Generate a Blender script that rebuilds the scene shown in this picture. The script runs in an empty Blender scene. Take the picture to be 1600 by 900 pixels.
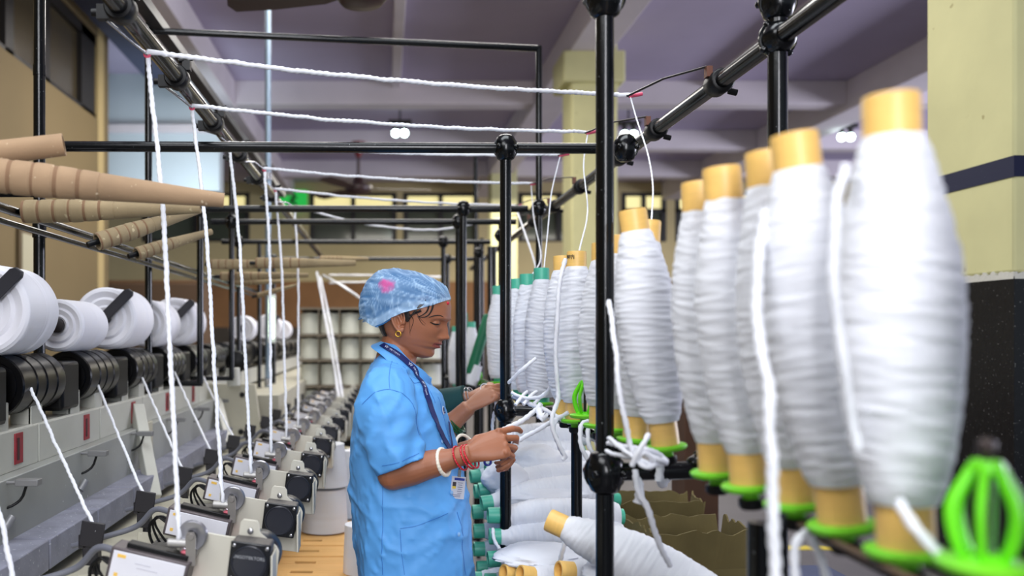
import bpy, bmesh, math, random
from math import sin, cos, pi, radians as R
from mathutils import Vector as V, Matrix as M4, noise
from mathutils.bvhtree import BVHTree
random.seed(7)
SC = bpy.context.scene
COL = SC.collection
CAMZ = 1.35
F = 1400.0

# ---------------- camera ----------------
cam = bpy.data.cameras.new('camera'); co = bpy.data.objects.new('camera', cam); COL.objects.link(co)
co.location = (0, 0, CAMZ); co.rotation_euler = (R(90), 0, 0)
cam.sensor_width = 36; cam.lens = 36 * F / 1600
cam.shift_x = 200 / 1600; cam.shift_y = 72 / 1600
cam.dof.use_dof = True; cam.dof.focus_distance = 2.32; cam.dof.aperture_fstop = 2.3
cam.clip_start = 0.05
SC.camera = co

# ---------------- view / world / lights ----------------
SC.view_settings.view_transform = 'Standard'; SC.view_settings.look = 'None'
SC.view_settings.gamma = 1; SC.view_settings.exposure = 0.0
try:
    SC.cycles.use_denoising = True; SC.cycles.max_bounces = 6; SC.cycles.caustics_reflective = False
    SC.cycles.sample_clamp_indirect = 4
except Exception: pass
w = bpy.data.worlds.new('world'); SC.world = w; w.use_nodes = True
w.node_tree.nodes['Background'].inputs[0].default_value = (0.75, 0.86, 1.0, 1)
w.node_tree.nodes['Background'].inputs[1].default_value = 0.45

def area(name, loc, target, size, power, color=(1, 1, 1), sy=None):
    l = bpy.data.lights.new(name, 'AREA'); l.energy = power; l.color = color; l.size = size
    if sy: l.shape = 'RECTANGLE'; l.size_y = sy
    o = bpy.data.objects.new(name, l); COL.objects.link(o); o.location = loc
    d = V(target) - V(loc); o.rotation_euler = d.to_track_quat('-Z', 'Y').to_euler()
    return o
area('doorway_daylight', (0.2, -2.4, 2.5), (0.4, 2.6, 1.1), 1.1, 135, (0.95, 0.95, 1.0), 2.4)
area('near_fill_light', (-0.7, 0.3, 3.0), (0.5, 1.2, 1.2), 1.6, 30, (0.95, 0.97, 1.0), 0.8)  # added fill without a fixture, brightens the near bobbins
area('ceiling_panel_light', (-0.1, 1.9, 4.2), (-0.1, 2.2, 0), 2.6, 70, (0.9, 0.96, 1.0), 1.0)
area('mid_hall_light', (.4, 5.4, 4.3), (.4, 5.9, 0), 3.0, 150, (1.0, 0.97, 0.92), 1.6)
area('back_hall_light', (-.6, 8.4, 4.2), (-.6, 8.8, 0), 3.0, 150, (1.0, 0.95, 0.88), 2.0)
area('far_hall_light', (2.5, 15.5, 3.9), (2.5, 15.6, 0), 7.0, 420, (1.0, 0.94, 0.84), 2.0)
area('side_fill_light', (13.6, 8.5, 1.9), (0, 9.5, 3.4), 9.0, 1150, (0.82, 0.83, 1.0), 2.4)  # unseen fill added from the right to brighten the ceiling
area('left_bay_light', (-2.4, 10.6, 2.9), (-3.2, 11.8, 4.0), 1.2, 26, (0.75, 0.9, 1.0), 0.8)

# ---------------- helpers ----------------
def P(px, py, Y):
    return V(((px - 600) * Y / F, Y, CAMZ + (522 - py) * Y / F))

def lin(c):
    c = c / 255.0
    return c / 12.92 if c <= 0.04045 else ((c + 0.055) / 1.055) ** 2.4

MATS = {}
def mat(name, rgb, rough=0.6, metal=0.0, bump=None, var=None, emit=None, spec=None, trans=0.0, alpha=None, sss=0.0, stretch=(1, 1, 1), sheen=0.0, speck=None):
    """bump=(scale,strength,dist) var=(scale,amount rgb) speck=(scale,threshold,rgb)"""
    if name in MATS: return MATS[name]
    m = bpy.data.materials.new(name); m.use_nodes = True; MATS[name] = m
    nt = m.node_tree; b = nt.nodes['Principled BSDF']
    col = (lin(rgb[0]), lin(rgb[1]), lin(rgb[2]), 1)
    b.inputs['Base Color'].default_value = col; b.inputs['Roughness'].default_value = rough; b.inputs['Metallic'].default_value = metal
    if spec is not None: b.inputs['Specular IOR Level'].default_value = spec
    if trans: b.inputs['Transmission Weight'].default_value = trans
    if sss:
        b.inputs['Subsurface Weight'].default_value = sss; b.inputs['Subsurface Radius'].default_value = (0.01, 0.004, 0.002); b.inputs['Subsurface Scale'].default_value = 0.6
    if sheen: b.inputs['Sheen Weight'].default_value = sheen
    if alpha is not None: b.inputs['Alpha'].default_value = alpha
    if emit:
        b.inputs['Emission Color'].default_value = (lin(emit[0]), lin(emit[1]), lin(emit[2]), 1); b.inputs['Emission Strength'].default_value = emit[3]
    if bump or var or speck:
        tc = nt.nodes.new('ShaderNodeTexCoord'); mp = nt.nodes.new('ShaderNodeMapping'); mp.inputs['Scale'].default_value = stretch
        nt.links.new(tc.outputs['Object'], mp.inputs['Vector'])
    last = None
    if var:
        n = nt.nodes.new('ShaderNodeTexNoise'); n.inputs['Scale'].default_value = var[0]; n.inputs['Detail'].default_value = 5
        nt.links.new(mp.outputs[0], n.inputs['Vector'])
        r = nt.nodes.new('ShaderNodeValToRGB'); r.color_ramp.elements[0].position = 0.3; r.color_ramp.elements[1].position = 0.72
        a = var[1]
        r.color_ramp.elements[0].color = (col[0] * (1 - a), col[1] * (1 - a), col[2] * (1 - a), 1)
        r.color_ramp.elements[1].color = tuple(min(1, c * (1 + a)) for c in col[:3]) + (1,)
        nt.links.new(n.outputs['Fac'], r.inputs[0]); last = r.outputs[0]
        nt.links.new(last, b.inputs['Base Color'])
    if speck:
        n = nt.nodes.new('ShaderNodeTexNoise'); n.inputs['Scale'].default_value = speck[0]; n.inputs['Detail'].default_value = 4
        nt.links.new(mp.outputs[0], n.inputs['Vector'])
        r = nt.nodes.new('ShaderNodeValToRGB'); r.color_ramp.elements[0].position = speck[1]; r.color_ramp.elements[1].position = min(1, speck[1] + 0.03)
        nt.links.new(n.outputs['Fac'], r.inputs[0])
        mx = nt.nodes.new('ShaderNodeMix'); mx.data_type = 'RGBA'
        if last: nt.links.new(last, mx.inputs[6])
        else: mx.inputs[6].default_value = col
        mx.inputs[7].default_value = (lin(speck[2][0]), lin(speck[2][1]), lin(speck[2][2]), 1)
        nt.links.new(r.outputs[0], mx.inputs[0]); nt.links.new(mx.outputs[2], b.inputs['Base Color'])
    if bump:
        n2 = nt.nodes.new('ShaderNodeTexNoise'); n2.inputs['Scale'].default_value = bump[0]; n2.inputs['Detail'].default_value = 4
        nt.links.new(mp.outputs[0], n2.inputs['Vector'])
        bp = nt.nodes.new('ShaderNodeBump'); bp.inputs['Strength'].default_value = bump[1]; bp.inputs['Distance'].default_value = bump[2] if len(bump) > 2 else 0.002
        nt.links.new(n2.outputs['Fac'], bp.inputs['Height']); nt.links.new(bp.outputs[0], b.inputs['Normal'])
    return m

def frame(d, up=None):
    d = V(d).normalized()
    u = V(up) if up is not None else (V((0, 0, 1)) if abs(d.z) < 0.9 else V((1, 0, 0)))
    a = d.cross(u)
    if a.length < 1e-6: a = d.cross(V((0, 1, 0)))
    a.normalize(); b = a.cross(d).normalized()
    return a, b        # two vectors normal to d

class MB:
    def __init__(s): s.v = []; s.f = []; s.sm = []
    def add(s, vs, fs, smooth=False):
        o = len(s.v); s.v += [V(p) for p in vs]; s.f += [tuple(i + o for i in f) for f in fs]; s.sm += [smooth] * len(fs); return s
    def box(s, c, d, m=None):
        x, y, z = d[0] / 2, d[1] / 2, d[2] / 2
        vs = [V((a * x, b * y, e * z)) for a in (-1, 1) for b in (-1, 1) for e in (-1, 1)]
        if m is not None: vs = [m @ p for p in vs]
        vs = [p + V(c) for p in vs]
        return s.add(vs, [(0, 1, 3, 2), (4, 6, 7, 5), (0, 4, 5, 1), (2, 3, 7, 6), (0, 2, 6, 4), (1, 5, 7, 3)])
    def box2(s, a, b):
        a, b = V(a), V(b); return s.box((a + b) / 2, [abs(b[i] - a[i]) for i in range(3)])
    def rings(s, rings, cap=True, smooth=True, closed=True):
        n = len(rings[0]); vs = [p for r in rings for p in r]; fs = []
        for i in range(len(rings) - 1):
            for j in range(n if closed else n - 1):
                k = (j + 1) % n
                fs.append((i * n + j, i * n + k, (i + 1) * n + k, (i + 1) * n + j))
        s.add(vs, fs, smooth)
        if cap and closed:
            o = len(s.v) - len(vs)
            s.f.append(tuple(o + j for j in reversed(range(n)))); s.sm.append(False)
            s.f.append(tuple(o + (len(rings) - 1) * n + j for j in range(n))); s.sm.append(False)
        return s
    def tube(s, pts, r, n=10, cap=True, up=None, flat=None):
        pts = [V(p) for p in pts]; rs = r if isinstance(r, (list, tuple)) else [r] * len(pts); out = []
        pa = None
        for i, p in enumerate(pts):
            d = (pts[min(i + 1, len(pts) - 1)] - pts[max(i - 1, 0)])
            if d.length < 1e-9: d = V((0, 0, 1))
            d.normalize()
            if pa is None: a, b = frame(d, up)
            else:
                a = pa - d * pa.dot(d)
                if a.length < 1e-6: a, b = frame(d, up)
                a.normalize(); b = d.cross(a) * -1; b = a.cross(d)
            pa = a
            ra = rs[i]; rb = ra * (flat or 1)
            out.append([p + a * ra * cos(2 * pi * j / n) + b * rb * sin(2 * pi * j / n) for j in range(n)])
        return s.rings(out, cap)
    def lathe(s, prof, o=(0, 0, 0), ax=(0, 0, 1), n=24, cap=True, fn=None):
        ax = V(ax).normalized(); a, b = frame(ax); o = V(o); out = []
        for (r, h) in prof:
            ring = []
            for j in range(n):
                t = 2 * pi * j / n; rr = r if fn is None else fn(r, h, t)
                ring.append(o + ax * h + a * rr * cos(t) + b * rr * sin(t))
            out.append(ring)
        return s.rings(out, cap)
    def prism(s, poly, o, ux, uy, th):      # extruded polygon, thickness along ux x uy
        ux, uy, o = V(ux), V(uy), V(o); nz = ux.cross(uy).normalized() * th
        n = len(poly); a = [o + ux * p[0] + uy * p[1] for p in poly]; b = [p + nz for p in a]
        fs = [tuple(reversed(range(n))), tuple(range(n, 2 * n))] + [(i, (i + 1) % n, n + (i + 1) % n, n + i) for i in range(n)]
        return s.add(a + b, fs)
    def ball(s, c, r, m=10, n=14, sc=(1, 1, 1), mx=None):
        rings = []
        for i in range(m + 1):
            t = pi * (i + 0.02) / (m + 0.04)
            ring = []
            for j in range(n):
                q = 2 * pi * j / n
                p = V((r * sin(t) * cos(q) * sc[0], r * sin(t) * sin(q) * sc[1], r * cos(t) * sc[2]))
                ring.append((mx @ p if mx is not None else p) + V(c))
            rings.append(ring)
        return s.rings(rings[::-1])
    def mesh(s, name, mt):
        me = bpy.data.meshes.new(name); me.from_pydata([tuple(p) for p in s.v], [], s.f)
        me.polygons.foreach_set('use_smooth', s.sm); me.materials.append(mt); me.update(); me.set_sharp_from_angle(angle=R(52)); return me
    def build(s, name, mt, parent=None, bevel=0, loc=None):
        o = bpy.data.objects.new(name, s.mesh(name, mt)); COL.objects.link(o)
        if parent is not None: o.parent = parent
        if loc is not None: o.location = loc
        if bevel:
            b = o.modifiers.new('bevel', 'BEVEL'); b.width = bevel; b.segments = 2; b.limit_method = 'ANGLE'; b.angle_limit = R(40)
        return o

def tag(o, label=None, cat=None, group=None, kind=None):
    if label: o['label'] = label
    if cat: o['category'] = cat
    if group: o['group'] = group
    if kind: o['kind'] = kind
    return o
def empty(name, loc=(0, 0, 0), label=None, cat=None, group=None, rz=0):
    o = bpy.data.objects.new(name, None); COL.objects.link(o); o.location = loc; o.rotation_euler = (0, 0, rz); o.empty_display_size = 0.05
    return tag(o, label, cat, group)
KIDS = {}
def copy_tree(o, parent=None):
    c = o.copy(); COL.objects.link(c)
    if parent is not None: c.parent = parent
    for ch in list(o.children): copy_tree(ch, c)
    return c
def struct(o): o['kind'] = 'structure'; return o
ORD = ['first', 'second', 'third', 'fourth', 'fifth', 'sixth', 'seventh', 'eighth', 'ninth', 'tenth', 'eleventh', 'twelfth', 'thirteenth', 'fourteenth', 'fifteenth', 'sixteenth', 'seventeenth', 'eighteenth']

def smooth_path(pts, step=0.012):
    pts = [V(p) for p in pts]; out = []
    q = [pts[0] * 2 - pts[1]] + pts + [pts[-1] * 2 - pts[-2]]
    for i in range(1, len(q) - 2):
        a, b, c, d = q[i - 1], q[i], q[i + 1], q[i + 2]; n = max(2, int((c - b).length / step))
        for k in range(n):
            t = k / n
            out.append(0.5 * ((2 * b) + (c - a) * t + (2 * a - 5 * b + 4 * c - d) * t * t + (3 * b - a - 3 * c + d) * t ** 3))
    out.append(pts[-1]); return out

def yarn_mb(pts, r=0.005, step=0.006, period=0.036, wob=0.0024, n=8, tws=0.17):
    pp = smooth_path(pts, step); m = MB(); rings = []; pa = None; s = 0; ph = random.random() * 6
    for i, p in enumerate(pp):
        d = pp[min(i + 1, len(pp) - 1)] - pp[max(i - 1, 0)]; d.normalize() if d.length > 1e-9 else None
        if i: s += (pp[i] - pp[i - 1]).length
        if pa is None: a, b = frame(d)
        else:
            a = pa - d * pa.dot(d); a.normalize(); b = a.cross(d)
        pa = a; tw = 2 * pi * s / period + ph
        off = a * wob * noise.noise(V((s * 22, ph, 0))) + b * wob * noise.noise(V((s * 22, 7, ph)))
        ring = []
        rr0 = r * (1 + 0.16 * noise.noise(V((s * 30, ph, 3))))
        for j in range(n):
            t = 2 * pi * j / n; rr = rr0 * (1 + tws * cos(2 * (t - tw)))
            ring.append(p + off + a * rr * cos(t) + b * rr * sin(t))
        rings.append(ring)
    m.rings(rings); return m

# ---------------- materials ----------------
BLK = mat('black_paint', (6, 8, 10), 0.2, 0.0, spec=.4, bump=(60, 0.25, 0.001), speck=(180, 0.71, (120, 125, 125)))
BLK2 = mat('black_plastic', (9, 9, 11), 0.42, spec=.3, bump=(90, 0.1, 0.001))
GRYMET = mat('dark_channel', (62, 62, 66), 0.4, 0.5, var=(20, 0.3))
STEEL = mat('bright_steel', (170, 170, 172), 0.25, 0.9)
CREAM = mat('machine_cream', (190, 190, 180), 0.4, bump=(90, 0.08, 0.001), var=(8, 0.06), speck=(260, 0.72, (225, 228, 228)))
CREAM2 = mat('machine_cream_side', (182, 178, 160), 0.45, var=(6, 0.08), speck=(240, 0.7, (220, 222, 218)))
DUCT = mat('duct_grey', (128, 130, 145), 0.7, bump=(120, 0.3, 0.002), var=(14, 0.18), speck=(120, 0.66, (190, 192, 200)))
WHITE = mat('white_yarn', (238, 240, 246), 0.85, bump=(420, 0.5, 0.0012), stretch=(1, 1, 3), sheen=0.2)
ROPE = mat('white_rope', (236, 238, 244), 0.9, bump=(500, 0.5, 0.001))
CHEESE = mat('white_package', (240, 240, 248), 0.8, bump=(300, 0.25, 0.001), sheen=0.2)
YTUBE = mat('yellow_tube', (244, 198, 112), 0.4, var=(25, 0.05), bump=(50, 0.1, 0.0006), stretch=(1, 1, 6))
GTUBE = mat('green_tube', (78, 185, 155), 0.4, var=(20, 0.08))
DGREEN = mat('dark_green_tube', (20, 110, 75), 0.5)
LIME = mat('lime_plastic', (110, 225, 30), 0.35)
LIMED = mat('lime_disc', (120, 215, 40), 0.4)
CARD = mat('brown_board_tube', (162, 134, 104), 0.85, bump=(160, 0.35, 0.001), var=(9, 0.16), speck=(70, 0.68, (215, 195, 165)))
CARDG = mat('grey_board_tube', (158, 140, 108), 0.9, bump=(160, 0.45, 0.001), var=(9, 0.18), speck=(60, 0.66, (190, 175, 140)))
PINK = mat('pink_ceramic', (225, 90, 120), 0.3)
# ---------------- room ----------------
M_FLOOR = mat('floor_concrete', (92, 90, 94), 0.5, bump=(12, 0.15, 0.004), var=(1.3, 0.18))
M_CEIL = mat('ceiling_concrete', (176, 166, 190), 0.9, var=(0.9, 0.07), bump=(5, 0.1, 0.01))
M_BEAM = mat('beam_plaster', (212, 204, 208), 0.9, var=(1.5, 0.06))
M_CREAMW = mat('cream_wall', (196, 180, 134), 0.8, var=(0.8, 0.09), bump=(6, 0.1, 0.01))
M_CREAMC = mat('cream_column', (206, 202, 150), 0.75, var=(3.0, 0.07), bump=(9, 0.3, 0.006), speck=(14, 0.71, (170, 160, 110)))
M_OLIVE = mat('olive_wall', (112, 96, 64), 0.85, var=(0.8, 0.08))
M_DARKFR = mat('dark_window_frame', (24, 20, 18), 0.5)
M_BROWN = mat('brown_band', (140, 100, 62), 0.8, var=(1.0, 0.2))
M_PALE = mat('pale_soffit', (186, 196, 202), 0.85, var=(1.0, 0.05))
M_NAVY = mat('navy_paint', (8, 16, 52), 0.75, speck=(60, 0.68, (60, 70, 90)))
M_BLKP = mat('black_column_paint', (12, 12, 14), 0.3, bump=(40, 0.3, 0.002), speck=(110, 0.67, (120, 120, 118)))
M_GLASSD = mat('dark_window_glass', (78, 84, 70), 0.12, var=(0.7, 0.4), spec=0.6)
M_OLGL = mat('olive_window_pane', (66, 58, 42), 0.25)
HC = 3.4
struct(MB().box2((-12, -5, -0.2), (14, 22, 0)).build('floor', M_FLOOR))
struct(MB().box2((-12, -5, CAMZ + HC), (14, 22, CAMZ + HC + 0.2)).build('ceiling', M_CEIL))
zt = CAMZ + HC
# far wall with openings left for the windows
YW = 20.0
def hz(h): return CAMZ + h
WINX = [(-5.4, -3.0), (-1.66, 0.28), (0.43, 2.1), (3.0, 4.8), (5.3, 6.3), (6.5, 7.1), (7.5, 9.5)]
mb = MB().box2((-12, YW, 0), (14, YW + 0.3, hz(2.06)))
mb.box2((-12, YW, hz(3.16)), (14, YW + 0.3, zt))
xs = [-12] + [v for w_ in WINX for v in w_] + [14]
for i in range(0, len(xs), 2): mb.box2((xs[i], YW, hz(2.06)), (xs[i + 1], YW + 0.3, hz(3.16)))
struct(mb.build('wall_back', M_CREAMW))
M_LIT = mat('lit_transom', (235, 225, 160), 0.4, emit=(255, 240, 170, 0.75))
for i, (a, b) in enumerate(WINX):
    wn = MB().box2((a, YW + .02, hz(2.06)), (b, YW + .1, hz(2.12))).box2((a, YW + .02, hz(3.08)), (b, YW + .1, hz(3.16)))
    for x in (a, (a + b) / 2 - .05, b - .1): wn.box2((x, YW - .01, hz(2.06)), (x + .1, YW + .1, hz(3.16)))
    wn.box2((a, YW - .01, hz(2.72)), (b, YW + .1, hz(2.80)))
    wo = struct(wn.build('window_%d' % (i + 1), M_DARKFR))
    MB().box2((a, YW + .05, hz(2.8)), (b, YW + .08, hz(3.1))).build('transom_pane', M_LIT, wo)
    MB().box2((a, YW + .05, hz(2.1)), (b, YW + .08, hz(2.74))).build('pane', M_GLASSD, wo)
struct(MB().box2((-12, YW - .06, hz(.15)), (14, YW - .002, hz(1.17))).build('trim_1', M_BROWN))
struct(MB().box2((-12, YW - .08, 0), (14, YW - .002, hz(.15))).build('trim_2', mat('dark_dado', (70, 62, 52), 0.7, var=(0.6, 0.3))))
# green exit sign
sg = empty('exit_sign', P(458, 312, YW - .2), 'small green running-man exit sign beside the lit far windows', 'sign')
MB().box((0, 0, 0), (.62, .08, .42)).build('sign_panel', mat('exit_green', (30, 170, 70), 0.5, emit=(40, 200, 80, 0.6)), sg, .01)
mm = MB(); mm.ball((0.02, -.05, .1), .045); mm.tube([(0.02, -.05, .06), (0.0, -.05, -.03), (.08, -.05, -.14)], .03); mm.tube([(0, -.05, -.03), (-.1, -.05, -.13)], .028); mm.tube([(-.08, -.05, 0), (.1, -.05, .04)], .02)
mm.build('running_figure', mat('sign_figure', (20, 70, 35), 0.5), sg)
# left wall and its window band
XL = -3.0
struct(MB().box2((XL - .25, -5, 0), (XL, 9.4, hz(2.25))).box2((XL - .25, -5, hz(3.12)), (XL, 9.4, zt)).build('wall_left', M_OLIVE))
struct(MB().box2((XL - .3, 9.4, 0), (XL + .0, 9.6, zt)).build('trim_3', mat('cream_return', (176, 156, 108), 0.8)))
wb = MB()
for y in (2.0, 4.2, 6.2, 7.15, 7.95, 8.95): wb.box2((XL - .12, y, hz(2.25)), (XL - .02, y + .16 + (.25 if y > 8 else 0), hz(3.12)))
wb.box2((XL - .12, -4, hz(2.25)), (XL - .02, 9.4, hz(2.30))).box2((XL - .12, -4, hz(3.02)), (XL - .02, 9.4, hz(3.12)))
wl = struct(wb.build('window_8', M_DARKFR))
for (a, b) in ((-4, 2), (2.16, 4.2), (4.36, 6.2), (6.36, 7.15), (7.3, 7.95), (8.1, 8.95)):
    MB().box2((XL - .1, a, hz(2.3)), (XL - .07, b, hz(3.04))).build('pane', M_OLGL, wl)
struct(MB().box2((-7, 9.6, 0), (XL, 9.75, zt)).build('wall_left_return', M_OLIVE))
nb = empty('notice_board', (XL + .02, 7.55, hz(.62)), 'small framed notice on the olive left wall', 'notice')
MB().box((0, 0, 0), (.03, .5, .5)).build('frame', mat('notice_frame', (90, 75, 50), 0.6), nb, .005)
MB().box((.018, 0, 0), (.004, .42, .42)).build('sheet', mat('notice_sheet', (170, 165, 140), 0.7), nb)
# pale hanging soffit at the back left
struct(MB().box2((-7, 11.7, hz(1.87)), (-2.15, 12.0, zt)).build('wall_soffit', M_PALE))
struct(MB().box2((-7, 11.62, hz(2.62)), (-2.15, 11.7, hz(2.72))).build('trim_4', M_BEAM))
# beams
struct(MB().box2((XL, 3.0, hz(3.22)), (-2.46, 11.6, hz(3.32))).build('ceiling_shade_slab', mat('ceiling_shade_navy', (70, 74, 98), .8)))  # dark navy slab added to stand in for shade on the left ceiling
def beam(a, b, m=M_BEAM): return struct(MB().box2(a, b).build('ceiling_beam', m, None, .01))
beam((-2.45, -5, hz(3.05)), (-2.0, 20, zt)); beam((2.0, -5, hz(3.05)), (2.45, 20, zt)); beam((6.2, -5, hz(3.0)), (6.7, 20, zt))
for y in (12.0, 14.9, 17.5): beam((-2.0, y, hz(3.08)), (2.0, y + .3, zt)); beam((2.45, y, hz(3.08)), (6.2, y + .3, zt)); beam((6.7, y, hz(3.08)), (14, y + .3, zt))
for x in (0.1, 4.3): beam((x, 6.0, hz(3.3)), (x + .12, 12, zt))
# columns
for y in (9.7, 17.0):
    c = struct(MB().box2((2.03, y, 0), (2.53, y + .5, zt)).build('column', M_CREAMC, None, .02))
    struct(MB().box2((1.93, y - .06, hz(2.72)), (2.6, y + .56, hz(3.06))).build('column_capital', M_CREAMC, c, .02)) if y < 10 else None
cx0, cx1, cy0, cy1 = 2.3, 2.78, 3.27, 3.80
c = struct(MB().box2((cx0, cy0, 1.575), (cx1, cy1, zt)).build('column', M_CREAMC, None, .012))
MB().box2((cx0 - .003, cy0 - .003, 1.35 + .575), (cx1 + .003, cy1 + .003, 1.35 + .652)).build('navy_stripe', M_NAVY, c)
MB().box2((cx0 - .002, cy0 - .002, 0), (cx1 + .002, cy1 + .002, 1.56)).build('black_dado', M_BLKP, c)
# chipped plaster line between the two paints
mb = MB(); 
for i in range(60):
    y = cy0 + (cy1 - cy0) * i / 60; h = .018 + .014 * noise.noise(V((i * .37, 1, 2)))
    mb.box2((cx0 - .004, y, 1.552), (cx0 + .01, y + (cy1 - cy0) / 60, 1.56 + h))
for i in range(50):
    x = cx0 + (cx1 - cx0) * i / 50; h = .018 + .014 * noise.noise(V((i * .37, 9, 2)))
    mb.box2((x, cy0 - .004, 1.552), (x + (cx1 - cx0) / 50, cy0 + .01, 1.56 + h))
mb.build('chipped_edge', mat('bare_plaster', (200, 198, 188), 0.9, bump=(60, 0.6, .003)), c)
# yellow floor line
struct(MB().box2((2.2, 5.6, 0), (6, 5.7, .004)).build('trim_5', mat('floor_yellow', (205, 185, 60), 0.6)))
# vertical galvanised pipe
pp = empty('conduit_pipe', (-.79, 6.1, 0), 'thin grey-blue vertical conduit pipe running from floor to ceiling behind the left beam', 'pipe')
MB().tube([(0, 0, 0), (0, 0, zt)], .02, 14).build('pipe', mat('galvanised', (140, 158, 175), 0.35, 0.6), pp)
mb = MB()
for z in (1.0, 2.4, 3.9): mb.lathe([(.026, z), (.026, z + .05)])
mb.build('coupling', STEEL, pp)
# tube lamp by the pipe
tl = empty('tube_lamp', P(424, 498, 5.9), 'short upright glowing tube lamp in front of the conduit pipe', 'lamp')
MB().tube([(0, 0, -.13), (0, 0, .13)], .016, 12).build('tube', mat('tube_glow', (235, 255, 235), 0.4, emit=(225, 255, 230, 3.0)), tl)
MB().box((0, .03, 0), (.05, .03, .32)).build('lamp_body', mat('lamp_white', (220, 222, 220), 0.4), tl, .004)
# twin ceiling lamps
M_BULB = mat('bulb_glow', (255, 255, 255), 0.4, emit=(225, 255, 248, 14.0))
for i, px in enumerate((625, 983, 1322)):
    p = P(px, 208 + (6 if i == 2 else 2 if i else 0), 13.2)
    L = empty('twin_lamp', p, ['twin-bulb ceiling lamp straight above the worker, left of the three', 'twin-bulb ceiling lamp seen between the two thick black posts', 'twin-bulb ceiling lamp seen between bobbin tops at right'][i], 'lamp', 'twin-bulb ceiling lamps')
    MB().box((0, .04, .17), (.34, .14, .05)).tube([(0, .04, .18), (0, .04, zt - p.z)], .012).build('lamp_bracket', M_DARKFR, L, .005)
    for s in (-1, 1):
        MB().ball((s * .065, 0, 0), .056).build('bulb', M_BULB, L)
        MB().lathe([(.03, .03), (.04, .15)], (s * .065, 0, 0)).build('socket', M_DARKFR, L)
# ceiling fans
def fan(loc, rad, mount_z, rots, label, tilt=0):
    o = empty('ceiling_fan', loc, label, 'fan', 'brown ceiling fans')
    bm = mat('fan_brown', (62, 40, 38), 0.4); bl = mat('fan_blade', (70, 52, 48), 0.5)
    k = rad / .6
    MB().lathe([(.02 * k, -.045 * k), (.085 * k, -.04 * k), (.115 * k, -.005 * k), (.11 * k, .03 * k), (.05 * k, .06 * k), (.03 * k, .12 * k)], n=28).build('motor_housing', bm, o)
    MB().tube([(0, 0, .1 * k), (0, 0, mount_z - loc[2])], .012 * k).build('down_rod', bm, o)
    MB().lathe([(.015 * k, -.13 * k), (.045 * k, -.07 * k), (.06 * k, 0)], (0, 0, mount_z - loc[2]), n=20).build('canopy', mat('fan_maroon', (110, 30, 35), .4), o)
    for a in rots:
        a = R(a); d = V((cos(a), sin(a), 0)); s = V((-sin(a), cos(a), .18)).normalized()
        poly = [(.1 * k, -.022 * k), (.17 * k, -.05 * k), (.4 * k, -.062 * k), (.58 * k, -.055 * k), (.6 * k, 0), (.58 * k, .055 * k), (.4 * k, .062 * k), (.17 * k, .05 * k), (.1 * k, .022 * k)]
        MB().prism(poly, (0, 0, 0), d, s, .006 * k).build('blade', bl, o)
    return o
fan(tuple(P(565, -8, 3.9)), .62, zt, (-9, 168, 262), 'large brown ceiling fan at the top edge of the view')
fan(tuple(P(560, 296, 14.0)), 1.13, hz(3.0), (5, 128, 245), 'distant brown ceiling fan with maroon canopy above the worker')
# ---------------- pipe creel ----------------
XR = 0.485            # line of the bobbins
creel = empty('creel_frame', (XR, 2.0, 0), 'black painted pipe creel frame reaching over the aisle, bobbins on its waist-high rail', 'frame')
inv = V((-XR, -2.0, 0))
def L(p): return V(p) + inv
def pipe(name, pts, r, parent=creel, m=BLK, n=16, off=inv):
    return MB().tube([V(p) + off for p in pts], r, n).build(name, m, parent)
def joint(p, r=.036, ax=(0, 0, 1), parent=creel, off=inv):
    mb = MB(); p = V(p) + off; ax = V(ax)
    mb.lathe([(r * .45, -r * 1.15), (r * .75, -r * .95), (r * .98, -r * .35), (r, 0), (r * .98, r * .35), (r * .75, r * .95), (r * .45, r * 1.15)], p, ax, 22)
    a, b = frame(ax)
    for t in (0.6, 2.2, 3.8, 5.4):
        d = a * cos(t) + b * sin(t)
        mb.lathe([(.0075, 0), (.0075, .008), (.004, .011)], p + d * r * .93, d, 8)
    mb.lathe([(r * 1.12, -.003), (r * 1.12, .003)], p, (0, 1, 0), 22)
    return mb.build('joint', BLK, parent)
# posts
pA = P(945, 522, 1.70).x; pB = P(790, 522, 2.6).x
pipe('post', [(pA, 1.70, 0), (pA, 1.70, hz(.64))], .0172)
pipe('post', [(pB, 2.60, 0), (pB, 2.60, hz(.54))], .0165)
pipe('post', [(.826, 1.88, 0), (.826, 1.88, 2.7)], .020)
pipe('post', [(-1.0, 2.6, 0), (-1.0, 2.6, 3.3)], .0165)
pipe('post', [(.52, 2.42, 0), (.52, 2.42, hz(-.24))], .015)
pipe('post', [(.50, 1.19, 0), (.50, 1.19, hz(-.25))], .0165)
MB().lathe([(.02, 0), (.0195, .05), (.017, .055)], L((-1.0, 2.6, hz(.28)))).build('pipe_sleeve', BLK, creel)
MB().lathe([(.018, 0), (.018, .03)], L((-1.0, 2.6, hz(.75)))).build('pipe_sleeve', BLK, creel)
joint((pA, 1.70, hz(.64)), .036); joint((pB, 2.6, hz(.54)), .033); joint((.826, 1.88, hz(.70)), .037); joint((pA, 1.70, hz(-.262)), .036); joint((pB, 2.6, hz(-.222)), .030)
joint((.826, 1.88, hz(.62)), .036, (0, 1, 0)); joint((.70, 2.6, hz(.54)), .034)
# cross bars
pipe('crossbar', [(-1.0, 2.6, hz(.545)), (.70, 2.6, hz(.538))], .0155)
pipe('crossbar', [(pA, 1.70, hz(-.262)), (.615, 1.70, hz(-.258))], .0175)
joint((.60, 1.70, hz(-.25)), .022, (1, 0, 0))
pipe('crossbar', [(pB, 2.6, hz(-.222)), (.56, 2.6, hz(-.23))], .015)
pipe('crossbar', [(-1.6, 2.6, hz(.405)), (P(102, 303, 2.6).x, 2.6, hz(.405))], .008)
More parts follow.
